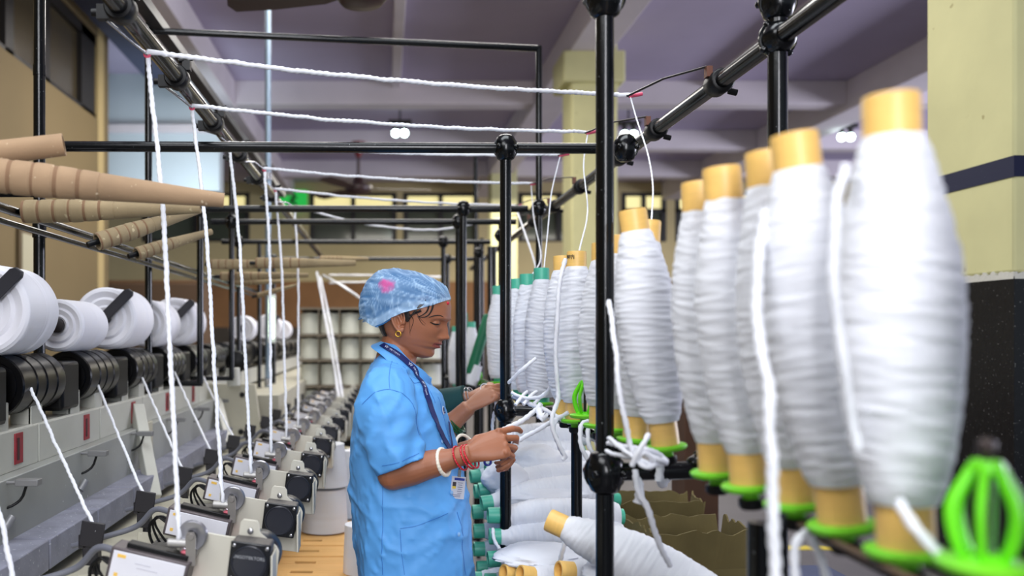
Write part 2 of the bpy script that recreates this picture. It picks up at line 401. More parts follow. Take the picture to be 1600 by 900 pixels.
# long beams
pipe('long_beam', [(.826, .75, hz(.62)), (.826, 8.5, hz(.62))], .0200)
pipe('long_beam', [(-.54, .9, hz(.67)), (-.54, 8.5, hz(.67))], .0205)
MB().box2(L((-.93, 1.5, hz(1.22))), L((-.88, 8.0, hz(1.26)))).build('channel', GRYMET, creel)
# bobbin rail: two pipes and a flat bar
pipe('bobbin_rail', [(.505, .35, hz(-.242)), (.54, 1.2, hz(-.242)), (.60, 1.68, hz(-.242))], .013)
pipe('bobbin_rail', [(XR + .01, 1.9, hz(-.238)), (XR + .01, 6.2, hz(-.238))], .015)
pipe('rail_bar', [P(1250, 820, 1.05), P(1404, 896, .8), P(1600, 990, .62)], .004, m=mat('brown_bar', (96, 74, 52), .5))
# peg rail for the empty tubes on the left
pipe('peg_rail', [(-.86, .8, hz(.285)), (-.86, 6.0, hz(.285))], .011)
pipe('peg_rail', [(-.885, .8, hz(.262)), (-.885, 6.0, hz(.262))], .008)
# left thread guides
GL = [(230, 85, 2.0), (300, 168, 2.5), (358, 225, 3.0), (413, 265, 3.5), (430, 297, 4.0), (460, 325, 4.5)]
for i, (px, py, y) in enumerate(GL):
    g = P(px, py, y); y2 = y - .16
    cl = MB().lathe([(.028, -.022), (.031, -.018), (.031, .018), (.028, .022)], L((-.54, y2, hz(.67))), (0, 1, 0), 18)
    cl.box(L((-.573, y2, hz(.66))), (.03, .02, .03)).box(L((-.515, y2, hz(.70))), (.02, .022, .025)).tube([L((-.60, y2, hz(.66))), L((-.58, y2, hz(.66)))], .008)
    cl.tube([L((-.535, y2 - .01, hz(.71))), L((-.50, y2, hz(.72)))], .006)
    c = cl.build('clamp', BLK2, creel)
    MB().tube([L((-.57, y2, hz(.645))), L(g + V((-.03, -.05, .02))), L(g)], .0035, 8).build('guide_rod', STEEL, c)
    ey = MB(); ey.tube([L(g) + V((.006 * cos(t), 0, .006 * sin(t))) for t in [k * pi / 5 for k in range(11)]], .003, 6); ey.build('eyelet', PINK, c)
# right thread guides
GR = [(985, 150, 2.41, 2.21), (918, 208, 2.85, 2.72), (875, 243, 3.2, 3.13), (830, 288, 3.83, 3.77), (805, 322, 4.45, 4.35), (782, 344, 5.0, 4.95)]
for i, (px, py, y, yc) in enumerate(GR):
    g = P(px, py, y)
    cl = MB().lathe([(.025, -.03), (.030, -.026), (.030, .026), (.025, .03)], L((.826, yc, hz(.62))), (0, 1, 0), 18)
    cl.tube([L((.85, yc, hz(.60))), L((.87, yc, hz(.595)))], .008)
    c = cl.build('clamp', BLK2, creel)
    MB().box(L((.80, yc, hz(.646))), (.014, .022, .026)).build('bracket', mat('rusty_plate', (110, 72, 58), .5, .4), c)
    a = L((.798, yc, hz(.660)))
    MB().tube([a, a * .45 + L(g) * .55 + V((0, 0, .012)), L(g) + V((-.008, 0, 0))], .005, 8, flat=.5).build('guide_arm', mat('guide_arm', (42, 36, 34), .35, .5), c)
    MB().tube([L(g) + V((-.004, 0, -.001)), L(g) + V((.032, 0, .006))], .0052, 8).build('eyelet', PINK, c)

# spindle holders (lime disc, cage, pin) on the rail
BOB = [  # top px, py, bottom px, py, Y, tube colour
    (1392, 150, 1415, 855, .84, 'y'), (1240, 210, 1316, 815, .97, 'y'), (1197, 237, 1242, 782, 1.075, 'y'), (1127, 262, 1171, 755, 1.185, 'y'),
    (1091, 285, 1119, 735, 1.295, 'y'), (988, 328, 1040, 695, 1.58, 'y'), (1013, 345, 993, 684, 1.70, 'y'), (967, 368, 965, 668, 1.82, 'y'),
    (941, 380, 937, 662, 1.96, 'y'), (901, 393, 899, 655, 2.235, 'y'), (879, 400, 883, 648, 2.37, 'y'), (846, 419, 846, 628, 2.70, 'g'),
    (823, 432, 828, 620, 2.92, 'g'), (808, 438, 812, 615, 3.12, 'g'), (778, 452, 780, 596, 3.75, 'g')]
NEAR = (1770, 60, 1790, 1000, .60, 'y')
def disc_mesh():
    return MB().lathe([(.010, -.016), (.012, -.004), (.033, -.003), (.036, 0), (.036, .004), (.033, .006), (.008, .007)], n=36).mesh('base_disc', LIMED)
DISC = disc_mesh()
CAGE = None
def cage_mesh():
    mb = MB()
    for k in range(6):
        t = 2 * pi * k / 6 + .3; d = V((cos(t), sin(t), 0))
        pts = [d * .014 + V((0, 0, .008)), d * .021 + V((0, 0, .022)), d * .026 + V((0, 0, .045)), d * .0245 + V((0, 0, .062)), d * .015 + V((0, 0, .082)), d * .009 + V((0, 0, .094))]
        mb.tube(smooth_path(pts, .006), .0038, 8, flat=1.5)
    mb.lathe([(.021, .004), (.022, .008), (.016, .014)], n=20); mb.lathe([(.013, .088), (.014, .094), (.011, .10)], n=20)
    return mb.mesh('cage', LIME)
CAGE = cage_mesh()
PIN = MB().tube([(0, 0, -.02), (0, 0, .098)], .0038, 10).lathe([(.004, .088), (.0065, .094), (.0065, .100), (.004, .103)], n=14).mesh('spindle_pin', mat('spindle_pin', (72, 62, 60), .35, .6))
def mo(name, me, parent, loc=None, mx=None):
    o = bpy.data.objects.new(name, me); COL.objects.link(o); o.parent = parent
    if mx is not None: o.matrix_local = mx
    elif loc is not None: o.location = loc
    return o
def axis_mx(p, d):
    q = V(d).normalized().to_track_quat('Z', 'Y'); return M4.Translation(p) @ q.to_matrix().to_4x4()
def holder(base, d, cage):
    mb = MB().lathe([(.013, -.028), (.016, -.024), (.016, -.014)], n=16)
    h = mb.build('spindle_holder', BLK2, creel); h.matrix_local = axis_mx(L(base), d)
    mo('base_disc', DISC, h); mo('spindle_pin', PIN, h)
    if cage: mo('cage', CAGE, h).scale = (.95, .95, .86)
# bobbin meshes
def bobbin_meshes(seed, kind, hi=True, Lg=.42):
    rnd = random.Random(seed); n = 56 if hi else 28; m = 150 if hi else 60
    prof_y = [(0, .0265), (.03, .031), (.11, .0385), (.20, .0460), (.32, .0535), (.46, .0575), (.60, .0565), (.74, .051), (.86, .044), (.96, .036), (1, .030)]
    prof_g = [(0, .0255), (.03, .029), (.10, .034), (.22, .045), (.35, .054), (.5, .056), (.7, .055), (.85, .051), (.95, .047), (1, .040)]
    pr = prof_y if kind == 'y' else prof_g
    def rad(t):
        for i in range(len(pr) - 1):
            if t <= pr[i + 1][0]:
                a, b = pr[i], pr[i + 1]; k = (t - a[0]) / (b[0] - a[0]); return a[1] + (b[1] - a[1]) * k
        return pr[-1][1]
    y0, y1 = (.042, Lg - .038) if kind == 'y' else (.016, Lg - .036)
    prof = []
    for i in range(m + 1):
        t = i / m; prof.append((t, y0 + (y1 - y0) * (1 - t)))
    def fn(r, h, th):
        t = 1 - (h - y0) / (y1 - y0)
        base = rad(t)
        c, s = cos(th), sin(th); hh = h * 1.0
        q = noise.noise(V((c * 1.3, s * 1.3, hh * 150 + seed + 1.2 * c)))
        q2 = noise.noise(V((c * .8 + 5, s * .8, hh * 330 + seed)))
        q3 = noise.noise(V((c * 1.2, s * 1.2 + 4, hh * 14 + seed * 3)))
        e = min(1, min(t, 1 - t) * 20)
        return base * .95 + e * (.0021 * q + .0010 * q2) + .0016 * q3
    prof = [(1, h) for t, h in prof][::-1]
    mb = MB().lathe(prof, n=n, fn=fn)
    # one loose outer strand climbing the side
    a0 = rnd.random() * 6.28
    return mb.mesh('yarn_winding', WHITE)
def tube_mesh(kind, Lg=.42):
    r = .0245; k = .0045
    return MB().lathe([(r - k, .02), (r - k, 0), (r, 0), (r, .004), (r * 1.0, Lg - .004), (r - .001, Lg), (r - k, Lg), (r - k, Lg - .03)], n=40, cap=True).mesh('tube', YTUBE if kind == 'y' else GTUBE)
TUBE = {'y': tube_mesh('y'), 'g': tube_mesh('g')}
WIND = {('y', i): bobbin_meshes(i * 3 + 1, 'y') for i in range(3)}
WIND.update({('g', i): bobbin_meshes(i * 3 + 20, 'g') for i in range(2)})
def bobbin(p0, p1, kind, var, label, group, Lg=.42, fat=1.0, root_rot=0):
    """p0 = bottom of the tube, p1 = top"""
    d = (V(p1) - V(p0)).normalized()
    o = empty('roving_bobbin', p0, label, 'bobbin', group)
    s = Lg / .42
    mx = axis_mx((0, 0, 0), d) @ M4.Rotation(root_rot, 4, 'Z') @ M4.Diagonal((s, s, s, 1))
    mo('tube', TUBE[kind], o, mx=mx)
    mo('yarn_winding', WIND[(kind, var)], o, mx=mx @ M4.Diagonal((fat, fat, 1, 1)))
    return o
LB = ['nearest full bobbin, white roving on a yellow tube, large and blurred beside the striped column',
      'second large blurred bobbin on yellow tube, counted from the striped column, leaning left',
      'shaded white bobbin on yellow tube squeezed behind the second large blurred bobbin',
      'white bobbin on yellow tube right of the rail gap, taller of the pair',
      'narrow hidden white bobbin on yellow tube, just right of the gap in the rail',
      'full white bobbin on yellow tube right beside the thick front post, leaning left',
      'bobbin on yellow tube half hidden behind the full bobbin beside the thick front post',
      'thin visible sliver of yellow-tubed bobbin just right of the thick front post',
      'yellow-tubed white bobbin partly hidden behind the left edge of the thick front post',
      'yellow-tubed white bobbin with a marked tube top, standing between the two black posts',
      'yellow-tubed bobbin peeking out behind the one with the marked tube top',
      'largest green-tubed white bobbin on the rail, just right of the thin post',
      'green-tubed white bobbin behind the largest green-tubed one, its tube striped yellow',
      'third green-tubed white bobbin from the front, just right of the thin post',
      'far green-tubed bobbin showing left of the thin post above the hands']
for i, (tx, ty, bx, by, Y, k) in enumerate(BOB):
    b = P(bx, by, Y); t = P(tx, ty, Y)
    if k == 'g': t.z = max(t.z, b.z + .40)
    d = (t - b).normalized(); lg = (t - b).length
    if Y > 3.5: lg = .40
    bobbin(b, b + d, k, i % (3 if k == 'y' else 2), LB[i], 'white roving bobbins standing on the rail', lg, 0.9 if i in (2, 3, 4) else (.93 if 6 <= i <= 8 else 1.0), i * 1.3)
    holder(b - d * .006, d, False)
b = P(NEAR[2], 905, .60); bobbin(b, b + V((0, 0, 1)), 'y', 1, 'bobbin cut by the right picture edge, only its blurred white flank visible', 'white roving bobbins standing on the rail', .40)
holder(b - V((0, 0, .006)), (0, 0, 1), False)
for px, py, y in ((1540, 887, .715), (914, 651, 2.125)): holder(P(px, py, y), (0.01, 0, 1), True)
holder(P(745, 600, 4.6), (0, 0, 1), True); 
# bits around the far end of the rail
for i, (tx, ty, bx, by, Y) in enumerate([(764, 492, 735, 585, 4.35), (723, 487, 727, 560, 4.9)]):
    b = P(bx, by, Y); t = P(tx, ty, Y); o = empty('empty_tube', b, ['dark green empty tube leaning right on the far end of the rail', 'dark green tube standing upright among the far black posts'][i], 'tube', 'dark green tubes at the far end of the rail')
    MB().lathe([(.024, 0), (.026, .01), (.026, (t - b).length - .01), (.02, (t - b).length)], (0, 0, 0), t - b, 20).build('tube', DGREEN, o)
    MB().lathe([(.03, 0), (.034, .03), (.03, .1)], (0, 0, -.05), t - b, 20, fn=lambda r, h, t_: r + .002 * sin(9 * t_ + h * 80)).build('yarn_winding', WHITE, o)
for i, (px, y) in enumerate([(712, 5.1), (737, 4.75)]):
    bobbin(P(px, 603, y), P(px, 500, y), 'g', i, ['blurred pale bobbin behind the worker\'s face, left of the dark green tubes', 'blurred pale bobbin between the far black posts, beneath the leaning dark green tube'][i], 'white roving bobbins standing on the rail', .34)
# marked paper ring on the tube between the posts
tb_ = [o for o in bpy.data.objects if o.get('label', '').startswith('yellow-tubed white bobbin with a marked')][0]; d_ = (P(901, 393, 2.235) - P(899, 655, 2.235)); lgt = d_.length; d_.normalize()
mk = MB()
for a_ in range(7):
    t_ = pi + .25 + a_ * .14; mk.box(d_ * (lgt - .014) + V((cos(t_) * .0248, sin(t_) * .0248, .002 * sin(a_ * 3))), (.0016, .0016, .010 - .003 * (a_ % 2)))
mk.build('ink_marking', mat('ink_dark', (60, 50, 40), .7), tb_)

# taller portal frame behind
pf = empty('portal_frame', (-.93, 3.65, 0), 'tall rectangular black pipe portal standing across the aisle behind the worker', 'frame')
o1 = V((.93, -3.65, 0)); aL = P(232, 48, 3.6); aR = P(842, 76, 3.8)
pipe('post', [(aL.x, 3.6, 0), (aL.x, 3.6, aL.z + .03)], .0145, pf, off=o1); pipe('post', [(aR.x, 3.8, 0), (aR.x, 3.8, aR.z + .01)], .0135, pf, off=o1)
pipe('crossbar', [(aL.x, 3.6, aL.z), (aR.x, 3.8, aR.z)], .0135, pf, off=o1)
joint((aL.x, 3.6, aL.z), .024, parent=pf, off=o1); joint((aR.x, 3.8, hz(.535)), .03, parent=pf, off=o1)
# further frames down the aisle
for i, (y, h, xl, xr, rr) in enumerate([(3.9, .545, -.80, .345, .0155), (4.35, .545, -.74, .36, .014), (5.3, .545, -.86, .35, .014), (6.5, .545, -.80, .46, .015)]):
    q = empty('pipe_portal', (0, y, 0), 'black pipe frame across the aisle, %s behind the tall portal' % ORD[i], 'frame', 'black pipe frames repeating down the aisle')
    oo = V((0, -y, 0))
    for x in (xl, xr):
        side = x == xl and i < 2
        zb = hz(-.215) if side else 0
        pipe('post', [(x, y, zb), (x, y, hz(.84 if side and i == 1 else h))], rr * .95, q, off=oo); joint((x, y, hz(h)), .03, parent=q, off=oo)
        if side: pipe('foot_bar', [(x + .01, y, zb), (-1.0, y, zb)], rr * .8, q, off=oo)
    pipe('crossbar', [(xl - .1, y, hz(h)), (xr + .28, y, hz(h))], rr, q, off=oo)
    if i >= 1: pipe('post', [(xr + .22, y + .1, 0), (xr + .22, y + .1, hz(h))], rr * .9, q, off=oo); joint((xr + .22, y + .1, hz(h * .9)), .028, parent=q, off=oo)
    pipe('low_bar', [(xr, y, hz(-.26)), (xr + .22, y, hz(-.26))], rr, q, off=oo)
for i, (px, y0, y) in enumerate([(743, 245, 5.9), (753, 372, 6.1), (765, 385, 5.6), (772, 385, 5.2), (405, 382, 6.0)]):
    t = P(px, y0, y); q = empty('pipe_post', (t.x, y, 0), 'thin black upright pipe, ' + ['tallest one right of the far frames', 'second in the dense group right of the worker\'s face', 'third in the dense group right of the worker\'s face', 'rightmost in the dense group right of the worker\'s face', 'behind the board tubes in the back'][i], 'post', 'thin black upright pipes')
    pipe('pipe', [(0, 0, 0), (0, 0, t.z)], .0135, q, off=V((0, 0, 0))); pipe('base_flange', [(0, 0, 0), (0, 0, .012)], .05, q, off=V((0, 0, 0)))

# empty board tubes on pegs at the left
def board_tube(p0, p1, r0, r1, m, label, ridges=True, group='empty board tubes on the left peg rail'):
    p0, p1 = V(p0), V(p1); d = p1 - p0; Lg = d.length
    o = empty('board_tube', p0, label, 'tube', group)
    prof = []
    N = 150
    for i in range(N + 1):
        t = i / N; r = r0 + (r1 - r0) * max(0, (t - .30) / .70) ** 1.0 if ridges else r0 + (r1 - r0) * t
        if ridges and t < .52:
            ph = (t / .085) % 1; r += -.0016 if ph < .2 else .0004
        prof.append((r, Lg * t))
    prof += [(r1 * .78, Lg), (r1 * .72, Lg - .05)]
    prof = [(r0 * .7, .03), (r0 * .78, 0)] + prof
    MB().lathe(prof, (0, 0, 0), d, 30, fn=lambda r, h, t: r * (1 + .012 * noise.noise(V((cos(t) * 1.5, sin(t) * 1.5, h * 12))))).build('tube_wall', m, o)
    if ridges:
        dd = d.normalized(); bd = MB()
        for k in range(6):
            h0 = Lg * .085 * k; rr = r0 + (r1 - r0) * max(0, (h0 / Lg - .30) / .70) - .0009; bd.lathe([(rr, h0 + .0005), (rr, h0 + Lg * .016)], (0, 0, 0), d, 30, cap=False)
        bd.build('groove_band', mat('groove_brown', (134, 104, 78) if m is CARD else (120, 102, 74), .9), o)['kind'] = 'stuff'
    MB().tube([-d.normalized() * .03, d.normalized() * .05], .009, 10).build('peg', BLK2, o)
    return o
board_tube(P(-200, 262, 1.72), P(100, 226, 1.80), .026, .0225, CARD, 'plain brown board tube at the top left, its round open end toward the aisle', False)
board_tube(P(-60, 268, 1.70), P(350, 313, 1.80), .033, .014, CARD, 'largest brown board tube at left, tapering right and crossing two yarn strands')
board_tube(P(36, 331, 2.1), P(313, 325, 2.14), .027, .012, CARDG, 'grey-brown ridged board tube lying level just below the largest one')
board_tube(P(152, 378, 2.55), P(312, 328, 2.75), .026, .011, CARDG, 'grey-brown ridged board tube with a green mark, tilted up to the right')
board_tube(P(213, 397, 2.95), P(330, 362, 3.15), .022, .011, CARDG, 'smallest and lowest board tube at left, tilted up to the right')
for i, (a, b_, ya, r) in enumerate([((330, 413), (462, 413), 4.3, .024), ((400, 411), (556, 411), 4.25, .026), ((345, 432), (482, 430), 4.5, .022), ((500, 405), (576, 405), 5.2, .02), ((362, 441), (440, 440), 4.9, .018), ((402, 462), (464, 445), 5.0, .014)]):
    board_tube(P(a[0], a[1], ya), P(b_[0], b_[1], ya), r, r * .5, CARDG, 'blurred board tube in the far rack, ' + ['leftmost of the upper pair', 'longest of the upper pair', 'below the upper pair', 'at the far right, nearest the blue cap', 'short one beneath the others', 'lowest, tilted up to the right'][i], True, 'empty board tubes in the far rack')
# ---------------- winding machine, left ----------------
def H(h): return CAMZ + h
mach = empty('winding_machine', (-.9, 2.0, 0), 'long cream yarn winding machine with black drums along the left side of the aisle', 'machine')
mo_ = V((.9, -2.0, 0))
def Q(p): return V(p) + mo_
Y0, Y1 = .7, 5.0
def part(mb, name, m, parent=mach, bevel=.003):
    for v in mb.v: v += mo_
    return mb.build(name, m, parent, bevel)
XF = -.93
part(MB().box2((-1.12, Y0, H(-.345)), (XF, Y1, H(-.238))), 'front_rail', CREAM, bevel=.005)
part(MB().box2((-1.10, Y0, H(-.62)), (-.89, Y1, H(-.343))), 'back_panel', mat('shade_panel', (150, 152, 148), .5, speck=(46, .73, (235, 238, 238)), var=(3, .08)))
y = Y0
while y < Y1 - .1:
    part(MB().box2((-.893, y, H(-.565)), (-.80, min(y + .355, Y1), H(-.49))), 'duct_segment', DUCT, bevel=.004); y += .362
# rail joints (thin seams as gaps between cover plates)
for k in range(9):
    yy = .85 + .52 * k
    part(MB().box2((XF - .002, yy, H(-.343)), (XF + .003, yy + .51, H(-.242))), 'rail_cover', CREAM, bevel=.002)
# machine bed and lower cabinet
part(MB().box2((-.89, Y0, H(-.64)), (-.36, Y1, H(-.60))), 'bed_plate', CREAM2, bevel=.004)
part(MB().box2((-1.15, Y0, 0.02), (-.52, Y1, H(-.64))), 'lower_cabinet', CREAM2, bevel=.006)
# drums, drum housings, tabs, red plates
ZD = [1.73 + .52 * k for k in range(7)]
for k, yd in enumerate(ZD):
    cx, cz = -.985, H(-.132)
    prof = [(.02, 0), (.060, .001), (.062, .006), (.076, .006), (.079, .012), (.079, .085), (.076, .090), (.076, .098), (.079, .103), (.079, .155), (.076, .16), (.076, .168), (.079, .172), (.079, .23), (.076, .235), (.076, .243), (.079, .248), (.079, .30), (.077, .308), (.05, .310)]
    d = MB().lathe(prof, (cx, yd, cz), (0, 1, 0), 40)
    d.lathe([(.012, -.012), (.018, -.01), (.018, 0)], (cx, yd, cz), (0, 1, 0), 16)
    part(d, 'winding_drum', mat('drum_gloss', (6, 6, 8), .3, spec=.3), bevel=0).data.set_sharp_from_angle(angle=R(20))
    part(MB().box2((cx - .075, yd + .325, cz - .09), (cx + .062, yd + .47, cz + .052)), 'drum_housing', BLK2, bevel=.012)
    for q in (yd + .12, yd + .42):
        tb = MB().box2((XF - .06, q, H(-.242)), (XF - .004, q + .012, H(-.175))).box2((XF - .012, q, H(-.242)), (XF - .002, q + .075, H(-.170))).box2((XF - .08, q, H(-.178)), (XF - .002, q + .075, H(-.170)))
        part(tb, 'rail_tab', CREAM, bevel=.002)
    lp = part(MB().box2((XF + .003, yd + .515, H(-.328)), (XF + .006, yd + .565, H(-.250))), 'red_plate', mat('red_plate', (150, 22, 38), .35, var=(40, .25)), bevel=.001)
    part(MB().box2((XF + .006, yd + .527, H(-.318)), (XF + .0072, yd + .540, H(-.262))), 'plate_print', mat('plate_print', (60, 14, 22), .5), lp, 0)
    if k == 1: part(MB().box2((XF + .006, yd + .0, H(-.32)), (XF + .0072, yd + .0, H(-.28))), 'x', BLK) if False else None
    # thread sensor on an arm under the rail
    ya = yd + .40
    a = part(MB().tube([(-.95, ya - .06, H(-.355)), (-.90, ya - .02, H(-.35)), (-.84, ya, H(-.352))], .004).box((-.845, ya, H(-.352)), (.055, .03, .016)), 'sensor_arm', mat('sensor_grey', (120, 120, 120), .4), bevel=.002)
    part(MB().tube(smooth_path([(-.85, ya, H(-.36)), (-.865, ya + .0, H(-.395)), (-.90, ya - .02, H(-.41)), (-.93, ya - .06, H(-.37))], .01), .0035), 'sensor_cable', BLK2, a, 0)
    if k in (0, 1): part(MB().tube([(-.885, ya - .04, H(-.455)), (-.875, ya - .02, H(-.43))], .010), 'cable_end', mat('sensor_metal', (150, 150, 152), .4, .5), a, 0)
# upright braces
for yb in (2.98, 4.45):
    part(MB().tube([(-.915, yb + .34, H(-.27)), (-.79, yb + .10, H(-.565))], .030, 4, up=(0, 1, 0)), 'brace', CREAM)
    part(MB().box((-.888, yb + .36, H(-.43)), (.012, .16, .20)), 'brace_plate', CREAM2)
part(MB().lathe([(.012, 0), (.012, .004), (.006, .006)], (XF - .0, 3.06, H(-.5)), (1, 0, 0), 12), 'bolt', STEEL)
# end plate between machine sections (cream, three holes)
ep = MB()
px = lambda x, y, Y=4.72: (P(x, y, Y).x, P(x, y, Y).z)
pl = [px(322, 600), px(398, 600), px(412, 705), px(318, 705)]
ep.prism(pl, (0, 4.72, 0), (1, 0, 0), (0, 0, 1), -.03)
epo = part(ep, 'end_plate', CREAM2)
for hx, hy in ((378, 617), (353, 675), (376, 675)):
    c = P(hx, hy, 4.70); part(MB().lathe([(.012, 0), (.014, .004), (.014, .012)], c, (0, 1, 0), 16), 'plate_hole', mat('hole_black', (8, 8, 8), .8), epo, 0)
part(MB().tube([P(364, 575, 4.6), P(366, 603, 4.6)], .035), 'collar_post', CREAM)
c = part(MB().lathe([(.03, 0), (.06, .01), (.06, .07), (.02, .09)], P(372, 565, 4.95), (0, -1, 0), 20), 'gearbox', BLK2)

# packages resting on the drums
def package(x, y, z, r, w, label, arm=True):
    o = empty('yarn_package', (x, y, z), label, 'package', 'white yarn packages on the winding drums')
    prof = [(.020, .006), (r * .35, .0), (r * .42, .005), (r * .6, .0), (r * .68, .006), (r * .86, -.002), (r * .95, .002), (r, .010), (r * 1.0, w * .52), (r * .985, w * .56), (r * .985, w * .63), (r * 1.0, w * .66), (r, w - .012), (r * .96, w), (r * .4, w + .002), (.02, w)]
    pp = []
    for i in range(len(prof) - 1):
        for k in range(6):
            t = k / 6; pp.append((prof[i][0] + (prof[i + 1][0] - prof[i][0]) * t, prof[i][1] + (prof[i + 1][1] - prof[i][1]) * t))
    pp.append(prof[-1]); sd = random.random() * 20
    MB().lathe(pp, (0, 0, 0), (0, 1, 0), 56, fn=lambda rr, h, t: rr * (1 + .012 * noise.noise(V((cos(t), sin(t), rr * 260 + sd))) + (.016 * noise.noise(V((cos(t) * .8, sin(t) * .8, h * 130 + sd))) if rr > r * .9 else 0))).build('yarn_winding', CHEESE, o).data.set_sharp_from_angle(angle=R(28))
    MB().lathe([(.018, -.012), (.022, -.010), (.022, w + .01), (.018, w + .012)], (0, 0, 0), (0, 1, 0), 22).build('core', mat('core_black', (40, 34, 36), .5), o)
    if arm:
        MB().prism([(-.018, 0), (-.014, -.02), (.014, -.02), (.018, 0), (.018, .125), (.010, .138), (-.010, .138), (-.018, .125)], (.0, -.022, 0), V((.62, 0, -.45)).normalized(), V((.62, 0, .62)).normalized(), -.014).build('cradle_arm', mat('arm_dark', (52, 52, 58), .3), o, .003)
        MB().lathe([(.012, -.03), (.014, -.014), (.014, 0)], (0, 0, 0), (0, 1, 0), 14).build('arm_hub', BLK2, o)
    return o
for i, (cx, cy, r, Y, w, arm) in enumerate([(2, 489, .114, 2.20, .21, True), (115, 510, .080, 2.70, .25, False), (180, 503, .110, 3.16, .26, True), (237, 508, .098, 3.68, .24, False), (292, 505, .112, 4.18, .24, True)]):
    p = P(cx, cy, Y)
    package(-.985, Y, H(-.132) + .079 + r - .001, r, w, ['nearest white yarn package at the left picture edge, with a black cradle arm', 'smaller white yarn package next to the nearest one, black core showing', 'large white yarn package in the middle of the five, black arm crossing its face', 'white yarn package behind the first hanging yarn strand', 'farthest of the five round white yarn packages on the near machine'][i], arm)
# second machine section beyond
m2 = empty('winding_machine', (-.95, 6.5, 0), 'blurred further winding machine beyond the cream end plate', 'machine')
def part2(mb, name, m, bevel=.004):
    for v in mb.v: v += V((.95, -6.5, 0))
    return mb.build(name, m, m2, bevel)
part2(MB().box2((-1.12, 5.3, H(-.34)), (-.92, 10, H(-.24))), 'front_rail', CREAM)
part2(MB().box2((-1.15, 5.3, .02), (-.62, 10, H(-.36))), 'lower_cabinet', CREAM2)
part2(MB().box2((-1.0, 5.3, H(-.62)), (-.36, 10, H(-.58))), 'bed_plate', CREAM2)
for k in range(9):
    yd = 5.4 + .5 * k
    part2(MB().lathe([(.06, 0), (.079, .01), (.079, .25), (.06, .26)], (-.985, yd, H(-.13)), (0, 1, 0), 26), 'winding_drum', BLK2, 0)
    part2(MB().box2((-1.06, yd + .28, H(-.22)), (-.93, yd + .46, H(-.07))), 'drum_housing', BLK2, .01)
for i, (Y, r) in enumerate([(6.2, .09), (7.6, .11), (8.6, .09)]):
    package(-.985, Y, H(-.13) + .079 + r, r, .17, ['white package on the further machine, left of the second hanging yarn pair', 'largest white package on the further machine, behind the fourth hanging strand', 'last white package on the further machine'][i], i == 1)

# ---------------- yarn feeder units ----------------
TILT = R(13)
def rotm(): return M4.Rotation(TILT, 4, 'Y')
feed = empty('yarn_feeder', (-.435, 1.68, H(-.447)))
rt = rotm().to_3x3()
FR = mat('feeder_frame', (92, 84, 86), .4, .3); LAB = mat('feeder_label', (226, 226, 234), .35, var=(30, .02)); FTOP = mat('feeder_top', (70, 72, 76), .5)
hs = MB().box((0, .032, 0), (.150, .062, .066), rt).build('housing', FR, feed, .003)
MB().box((0, 0, 0), (.138, .003, .056), rt).build('label_plate', LAB, hs, .001)
MB().box(rt @ V((.008, .03, .036)), (.118, .030, .012), rt).build('terminal_strip', BLK2, hs, .002)
pr = MB()
pr.box(rt @ V((-.052, -.002, .02)), (.016, .0012, .006), rt); pr.box(rt @ V((-.056, -.002, -.016)), (.007, .0012, .007), rt)
pr.build('yellow_print', mat('label_yellow', (240, 195, 90), .5), hs)
pr = MB()
for a, b, l in ((-.01, .012, .03), (.0, .004, .04), (.03, -.006, .035), (.045, -.018, .02)): pr.box(rt @ V((a, -.0019, b)), (l, .0008, .0016), rt)
pr.build('faint_print', mat('label_grey', (196, 196, 206), .5), hs)
MB().ball(rt @ V((.078, .01, -.012)), .0055).build('indicator_light', mat('led_red', (255, 40, 60), .4, emit=(255, 30, 50, 3.0)), hs)
MB().ball(rt @ V((.058, .035, .044)), .008, sc=(1.4, 1, .7)).build('button', mat('button_pink', (230, 120, 135), .4), hs)
MB().box(rt @ V((.062, .05, .052)), (.034, .03, .028), rt).tube([rt @ V((.02, .03, .055)), rt @ V((.06, .03, .062))], .009).build('guide_block', mat('guide_block', (170, 168, 165), .35, .5), hs, .002)
# pulley on a fork
pc = V((.078, .035, .062))
pf_ = MB().prism([(-.009, -.055), (.009, -.055), (.010, .0), (.006, .009), (-.006, .009), (-.010, 0)], pc + V((0, -.012, 0)), (1, 0, 0), (0, 0, 1), .003)
pf_.lathe([(.006, -.018), (.007, -.016), (.007, -.010)], pc, (0, 1, 0), 10)
pf_.build('pulley_fork', mat('fork_steel', (150, 146, 142), .35, .7), feed)
pu = MB().lathe([(.012, -.004), (.022, -.007), (.027, -.0085), (.0285, -.007), (.0255, -.002), (.0255, .002), (.0285, .007), (.027, .0085), (.012, .006)], pc, (0, 1, 0), 40).build('pulley', mat('pulley_steel', (165, 165, 172), .28, .75), feed)
MB().lathe([(.004, -.0105), (.010, -.0095), (.0105, -.004), (.010, .006)], pc, (0, 1, 0), 24).build('bearing', BLK2, pu)
# mounting plate and motor
mc = V((.192, 0, .018))
pm = [(-.15, .035), (-.05, .030), (-.030, .030), (-.026, .060), (-.020, .067), (.006, .067), (.011, .060), (.012, .044), (.044, .022), (.049, .012), (.040, -.085), (-.15, -.085)]
mp_ = MB().prism(pm, mc + V((0, .062, 0)), (1, 0, -.12), (0, 0, 1), -.004)
mp_.prism([(-.004, 0), (.0, 0), (0, .03), (-.004, .03)], mc + V((.049, .062, .012)), (0, 0, -1), (0, -1, 0), .004) if False else None
plate = mp_.build('mounting_plate', mat('plate_cream', (205, 202, 188), .4, .1), feed, .0012)
MB().lathe([(.0045, -.004), (.006, -.003), (.006, 0)], mc + V((-.006, .058, .047)), (0, 1, 0), 12).build('plate_bolt', STEEL, plate)
MB().box2(mc + V((.040, .0, -.075)), mc + V((.044, .062, .012))).build('side_flange', mat('plate_cream', (205, 202, 188)), plate, .001)
